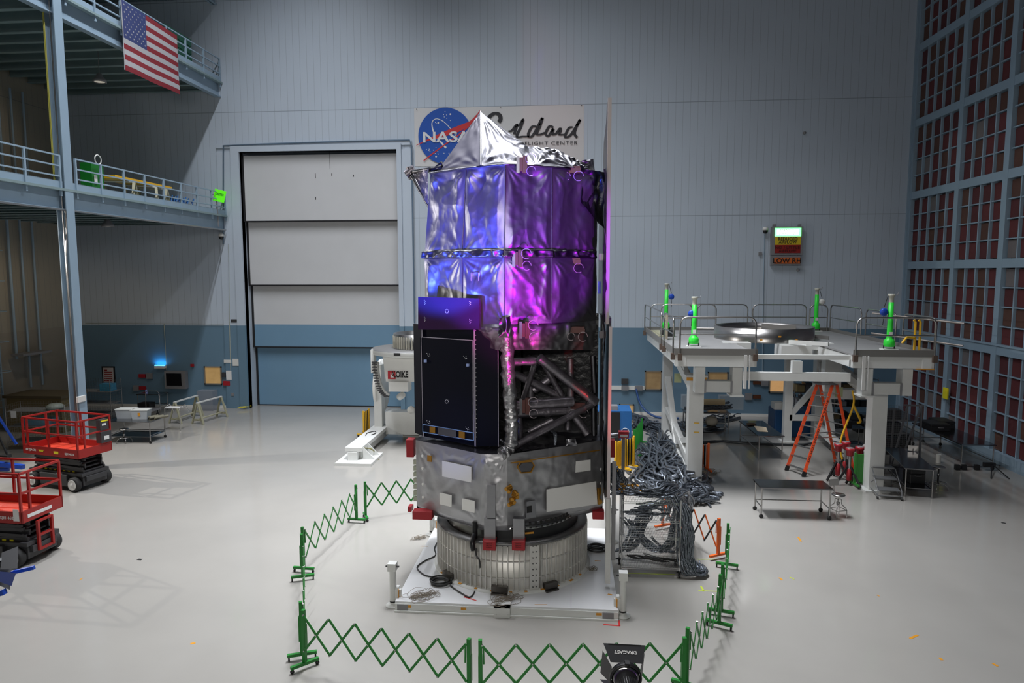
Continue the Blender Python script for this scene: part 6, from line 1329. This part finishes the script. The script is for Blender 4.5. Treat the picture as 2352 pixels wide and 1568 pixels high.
# shelves of equipment in the back right corner
es = thing('equipment_rack', 'dim rack crowded with equipment in the back right corner', 'rack', (11.6, 31.2, 0)); rd = random.Random(12)
for x in (9.8, 11.5, 13.3):
    for y in (30.8, 31.7): M().cyl((x, y, 0), (x, y, 2.2), .02, n=8).build('post', SS, es, True)
for z in (.35, .95, 1.55, 2.15): M().bb((9.8, 30.8, z-.015), (13.3, 31.7, z+.015)).build('shelf', SSD, es, True)
for z in (.365, .965, 1.565):
    x = 9.95
    while x < 13.0:
        w_ = rd.uniform(.2, .5); h_ = rd.uniform(.15, .42); o = M().bb((x, 30.95, z), (x+w_, 31.5, z+h_)).build('equipment_box', rd.choice([DGREY, GREY, BLACK, SSD, MATS['brown_crate']])); tag(o, 'small box stored on the equipment rack in the back right corner', 'box', 'boxes on the corner rack'); x += w_+rd.uniform(.03, .12)
table('small steel table right of the ladder near the back', (10.6, 27.0, 0), 0, 1.2, .6, .9, casters=False, shelf=True)
tag(M().bb((10.2, 26.8, .9), (10.7, 27.2, 1.15)).build('black_box', BLACK), 'black box on the small table right of the ladder', 'box')
bc = thing('compressor', 'deep blue compressor cabinet behind the ladder', 'machine', tuple(G(1835, 1012, 0))); c_ = G(1835, 1005, 0)
M().bb((c_.x-1.0, c_.y, 0), (c_.x+.85, c_.y+1.0, 1.15)).build('cabinet', mat('navy_cabinet', (.008, .06, .17), .4), bc, True, bevel=.05); M().bb((c_.x-1.0, c_.y+.1, 1.15), (c_.x-.6, c_.y+.6, 1.42)).build('white_box', WHITE, bc, True)
bl_ = thing('blue_cabinet', 'tall bright blue cabinet with dark front right of the telescope', 'cabinet', (2.0, 27.6, 0)); c_ = G(1447, 1018, 0)
zt = AY(1430, 944, c_.y).z; M().bb((c_.x-1.3, c_.y, 0), (c_.x+.05, c_.y+1.3, zt)).build('cabinet_body', BLUE, bl_, True); M().bb((c_.x-1.3, c_.y-.05, .05), (c_.x-.42, c_.y, zt-.05)).build('dark_front', BLACK, bl_, True)
m = M(); m.box((c_.x-.75, c_.y+.3, zt+.09), (.5, .4, .18)); tag(m.build('instrument_box', GREY), 'small grey instrument on top of the blue cabinet', 'instrument')
m = M(); m.tube(arc((c_.x-.2, c_.y-.02, zt*.35), .16, 0, PI, 12), .012, 6); m.build('white_cable_loop', WHITE, bl_, True)
rb = thing('red_silver_fixture', 'red and silver fixture jutting out right of the telescope shield', 'fixture', tuple(AY(1425, 1000, 17.5))); c_ = AY(1432, 997, 17.5)
M().box(c_, (.26, .2, .16)).build('red_block', REDTAG, rb, True); m = M(); wrap(m, AY(1400, 1000, 17.5), AY(1422, 998, 17.5), .06, 3); m.build('foil_arm', FOILS, rb, True); M().box(c_+V((0, -.11, -.02)), (.2, .02, .06)).build('white_plate', LABEL, rb, True); M().bb((c_.x-.04, c_.y-.03, 0), (c_.x+.04, c_.y+.03, c_.z-.08)).build('post', GREY, rb, True)
# tripod lying on the floor at far right
tr_ = thing('camera_tripod', 'black collapsed tripod lying at the end of the long bench', 'tripod', (14.0, 24.2, 0)); B0 = G(2278, 1080, 0)
for q_ in ((2318, 1101), (2297, 1070), (2276, 1100)): e_ = G(*q_, 0); e_.z = .03; M().tube([B0+V((0, 0, .22)), e_], .018, 6).build('leg', BLACK, tr_, True)
M().box(B0+V((-.1, 0, .2)), (.35, .15, .14)).build('head', BLACK, tr_, True); M().tube([B0+V((-.2, 0, .12)), G(2195, 1078, 0)+V((0, 0, .12))], .015, 6).build('rod', BLACK, tr_, True)
m = M()
for x in (2198, 2214, 2243): m.box(G(x, 1079, 0)+V((0, 0, .1)), (.14, .12, .18))
m.build('clamps', BLACK, tr_, True)
# spotlight-like white box on the bench floor
for (px, py, l) in ((2155, 1062, 'small white bottle near the stool behind the workbench'),): tag(M().cyl(G(px, py, 0), G(px, py, 0)+V((0, 0, .3)), .08).build('bottle', WHITE), l, 'bottle')
# ---- wire shelving rack next to the platform
wr = thing('wire_rack', 'chrome wire shelving rack on casters beside the white platform', 'rack', (1.78, 15.35, 0))
rx0, rx1, ry0, ry1, rh = 1.15, 2.44, 15.05, 15.68, 1.78
for (x, y) in ((rx0, ry0), (rx1, ry0), (rx0, ry1), (rx1, ry1)):
    p_ = M().cyl((x, y, .12), (x, y, rh), .014, n=10).build('post', CHROME, wr, True); M().lathe([(0, -.02), (.06, -.02), (.06, .02), (0, .02)], 14, (x, y, .06), axis='X').lathe([(.0, .125), (.07, .13), (.0, .15)], 14, (x, y, 0)).build('caster', BLACK, p_, True)
for z in (.22, .55, .92, 1.30, 1.72):
    m = M()
    for i in range(38): x = rx0+(rx1-rx0)*i/37; m.bar((x, ry0, z), (x, ry1, z), .004)
    for y in (ry0, (ry0+ry1)/2, ry1): m.bar((rx0, y, z), (rx1, y, z), .007); m.bar((rx0, y, z-.045), (rx1, y, z-.045), .007)
    for y in (ry0, ry1):
        for i in range(26): x = rx0+(rx1-rx0)*i/26; m.bar((x, y, z-(.045 if i % 2 else 0)), (x+(rx1-rx0)/26, y, z-(0 if i % 2 else .045)), .004)
    m.build('wire_shelf', CHROME, wr, True)
# ---- grey cable bundles (uncountable)
def bundle(pts, n, spread, r, label, seed, mt=CABLE, name='cable_bundle', hump=.3, cat='cables', wob=1.):
    rd = random.Random(seed); m = M(); base = spline(pts, 6)
    for i in range(n):
        ox = rd.gauss(0, 1)*spread*.5; oz = abs(rd.gauss(0, 1))*hump*.55*max(0, 1-abs(ox)/(spread*1.4)); ph = rd.uniform(0, 9); out = []; s0 = rd.randint(0, len(base)//5); s1 = len(base)-rd.randint(0, len(base)//5)
        for j, b_ in enumerate(base[s0:s1]):
            q_ = V((j*.28, i*7.7+ph, seed)); out.append(b_+V((ox+wob*spread*.55*noise.noise(q_), wob*spread*.45*noise.noise(q_+V((0, 0, 5))), max(r, oz*(1+.6*noise.noise(q_*1.3))+r))))
        m.tube(out, r*rd.uniform(.7, 1.3), 6)
    return tag(m.build(name, mt), label, cat, None, 'stuff')
z0 = V((0, 0, 0))
bundle([G(1470, 985), G(1500, 985), G(1530, 1000), G(1520, 1030), G(1510, 1060)], 44, .55, .035, 'heap of grey wrapped cables on the floor near the blue cabinet', 1)
bundle([G(1500, 1020), G(1520, 1060), G(1525, 1100), G(1545, 1130), G(1570, 1135)], 80, .85, .038, 'wide heap of silvery grey cables left of the front stand column', 2, hump=.55, wob=1.6)
bundle([G(1560, 1090), G(1545, 1120), G(1575, 1150), G(1560, 1160)], 60, .65, .035, 'heap of grey cables at the foot of the front stand column', 3, hump=.5, wob=1.8)
bundle([AY(1408, 1075, 15.6), AY(1416, 1100, 15.6), AY(1425, 1125, 15.55), AY(1455, 1137, 15.5), AY(1490, 1130, 15.5)], 26, .22, .028, 'grey cable bundle sagging from the telescope to the rack top', 4, hump=.12, wob=.7)
bundle([(rx0+.05, 15.4, 1.74), (1.6, 15.35, 1.74), (2.0, 15.4, 1.74), (2.3, 15.9, 1.72), (2.6, 16.8, 1.1), (2.75, 17.6, .15)], 34, .34, .026, 'grey cable bundle lying over the top of the wire rack', 5, hump=.2)
bundle([(2.36, 15.3, 1.75), (2.56, 15.2, 1.4), (2.60, 15.1, .9), (2.6, 15.1, .4), (2.72, 15.0, .08), (2.95, 15.15, .06), (2.9, 15.5, .1)], 24, .14, .024, 'grey cable bundle falling down the right side of the wire rack', 6, hump=.1, wob=.8)
bundle([(1.2, 15.95, .12), (1.55, 16.0, .35), (1.75, 16.0, .9), (1.9, 16.0, 1.25), (2.3, 16.0, 1.35)], 12, .22, .024, 'grey cables passing behind the shelves of the wire rack', 7, hump=.1)
bundle([(1.3, 15.35, 1.32), (1.7, 15.35, 1.32), (2.1, 15.35, 1.32)], 14, .22, .022, 'grey cable bundle coiled on the upper shelf of the wire rack', 8, hump=.12); bundle([(1.3, 15.9, 1.0), (1.7, 15.9, .5), (2.1, 15.8, .25), (2.4, 15.75, .6), (2.5, 15.8, 1.3)], 22, .16, .024, 'looped grey cables hanging behind the wire rack', 9, hump=.1)
bundle([G(1560, 975), G(1590, 990), G(1620, 992), G(1655, 985)], 16, .35, .03, 'dark cables on the floor under the back wall table', 10, hump=.15)
bundle([G(1530, 1022), G(1600, 1020), G(1660, 1016), G(1740, 1022), G(1830, 1024), G(1880, 1020)], 9, .16, .03, 'dark cable run crossing the floor toward the ladder', 11, mat('dark_cable_wrap', (.04, .045, .05), .35, .3), hump=.08, wob=.5)
bundle([(2.6, 32.0, .1), (3.2, 30.8, .1), (2.9, 29.2, .1)], 14, .4, .04, 'grey cables dropping behind the blue cabinet', 12, hump=.25); bundle([(5.0, 29.5, .95), (5.6, 29.6, .96), (6.3, 29.6, .95), (6.7, 29.6, 1.1)], 26, .35, .028, 'bundled grey cables piled on the back wall table', 13, hump=.25)
bundle([G(1570, 975), G(1620, 972), G(1665, 968), G(1690, 962)], 20, .4, .03, 'blue grey cables on the floor by the back wall', 14, hump=.25); bundle([(1.4, 15.6, .24), (1.9, 15.4, .24), (2.3, 15.3, .24)], 8, .3, .016, 'thin black cables lying on the bottom shelf of the wire rack', 15, BCABLE, hump=.05)
rd = random.Random(5); m = M()
for i in range(26): c_ = AY(1440+rd.uniform(-15, 45), 1118+rd.uniform(-7, 12), 15.4+rd.uniform(-.1, .2)); m.cyl(c_, c_+V((rd.uniform(-.07, .07), rd.uniform(-.05, .05), rd.uniform(-.03, .03))), .022, n=8)
tag(m.build('cable_connectors', AMBER), 'amber connectors gathered on top of the cable bundle at the rack', 'connectors', None, 'stuff')
tr2 = tag(M().cyl((5.1, 29.5, 1.32), (6.5, 29.5, 1.32), .13, n=20).build('foam_roll', mat('cream_roll', (.80, .62, .36), .6)), 'cream roll lying over the back wall table', 'roll')
for (x0, x1, l) in ((4.8, 5.6, 'clear plastic sheet box on the left of the back wall table'), (6.4, 7.4, 'clear plastic sheet box at the right of the back wall table')): tag(M().bb((x0, 29.9, .92), (x1, 30.3, 1.5)).build('clear_box', CLEAR), l, 'box')
for (x, l) in ((5.4, 'white bag on the lower shelf of the back wall table, left one'), (6.0, 'white bag on the lower shelf of the back wall table, right one')): tag(M().lathe([(0, 0), (.22, .03), (.28, .2), (.2, .36), (0, .4)], 16, (x, 29.6, .285)).build('white_bag', mat('bag_cream', (.5, .46, .38), .5)), l, 'bag')
tag(M().slab([(6.95, 25.9, .902), (7.3, 25.8, .902), (7.45, 26.6, .902), (7.05, 26.8, .902)], (0, 0, .006)).build('brown_paper', mat('cream_paper', (.6, .5, .36), .6)), 'cream paper sheet on the table between the stand columns', 'paper')
tangle((7.0, 27.0, .902), .22, 10, 'small brown heap of parts on the table between the stand columns', 77, mat('brown_bits', (.07, .04, .02), .5), .012, .04, 'parts_heap')
# ---- tape marks on floor and platform
def tape(a_, b_, w_, mt, label, z=0., grp='tape marks'):
    a_, b_ = V(a_), V(b_); a_.z = b_.z = z+.0015; return tag(M().bar(a_, b_, w_, .002).build('tape_mark', mt), label, 'tape', grp)
for (p0, p1, mt, w_, l) in (((1790, 1326), (1797, 1332), TAPE, .05, 'small orange tape mark left of the green glow on the floor'), ((1814, 1325), (1824, 1330), GTAPE, .03, 'short green tape mark near the green floor glow'), ((1833, 1233), (1840, 1243), TAPE, .05, 'orange tape mark on open floor below the wheeled table'),
        ((2090, 1466), (2108, 1458), TAPE, .05, 'orange tape mark at the lower right of the floor'), ((2158, 1510), (2164, 1516), TAPE, .05, 'tiny orange tape mark near the lower right corner'), ((2280, 1523), (2292, 1530), TAPE, .05, 'orange tape mark nearest the lower right corner'), ((437, 1478), (449, 1476), TAPE, .05, 'orange tape mark on the floor at lower left'),
        ((182, 1332), (190, 1327), TAPE, .03, 'thin orange tape mark below the near red lift'), ((1600, 1284), (1652, 1284), GTAPE, .03, 'long green tape line inside the right barrier'), ((1440, 1316), (1550, 1319), GTAPE, .03, 'green tape line under the wire rack'), ((1604, 1356), (1650, 1358), GTAPE, .03, 'green tape line by the right barrier'), ((1610, 1346), (1617, 1358), GTAPE, .04, 'short slanted green tape by the right barrier'),
        ((1386, 1434), (1424, 1437), REDTAPE, .04, 'red tape line in front of the right platform jack'), ((1421, 1424), (1423, 1437), REDTAPE, .04, 'short red tape piece in front of the right platform jack'), ((316, 1284), (326, 1285), BLACK, .08, 'small black square mark on the open floor at left'), ((2300, 1200), (2310, 1201), BLACK, .08, 'small black mark on the floor at far right'), ((2014, 1366), (2020, 1369), TAPE, .03, 'tiny orange mark on the right floor')):
    tape(G(*p0), G(*p1), w_, mt, l)
pz = PZ+.001
for (p0, p1, mt, w_, l) in (((1228, 1388), (1257, 1388), TAPE, .015, 'amber outline on the platform near its front'), ((1068, 1371), (1094, 1379), REDTAPE, .03, 'red tape line on the platform in front of the drum'), ((1072, 1366), (1066, 1372), REDTAPE, .03, 'short red tape beside the black cable coil'), ((968, 1254), (984, 1254), TAPE, .02, 'amber tape on the left part of the platform'), ((915, 1366), (921, 1370), TAPE, .05, 'small amber tape at the left front of the platform'), ((1396, 1364), (1406, 1366), TAPE, .05, 'small amber tape at the right front of the platform'), ((1366, 1287), (1380, 1288), TAPE, .03, 'amber tape right of the drum on the platform')):
    tape(G(*p0, pz), G(*p1, pz), w_, mt, l, pz, 'tape marks on the platform')
for px, l in ((937, 'left'), (1064, 'middle'), (1376, 'right')): c_ = AY(px, 1397+(px-937)*.028, PY0-.06); o = M().box((c_.x, PY0-.023, .12), (.11, .004, .05)).build('tape_label', TAPE, pf, True)
m = M().tube([G(463, 1556, .0)+V((0, 0, .9)), G(520, 1568, .0)+V((0, 0, .9)), G(578, 1548, .0)+V((0, 0, 1.0))], .02, 6)
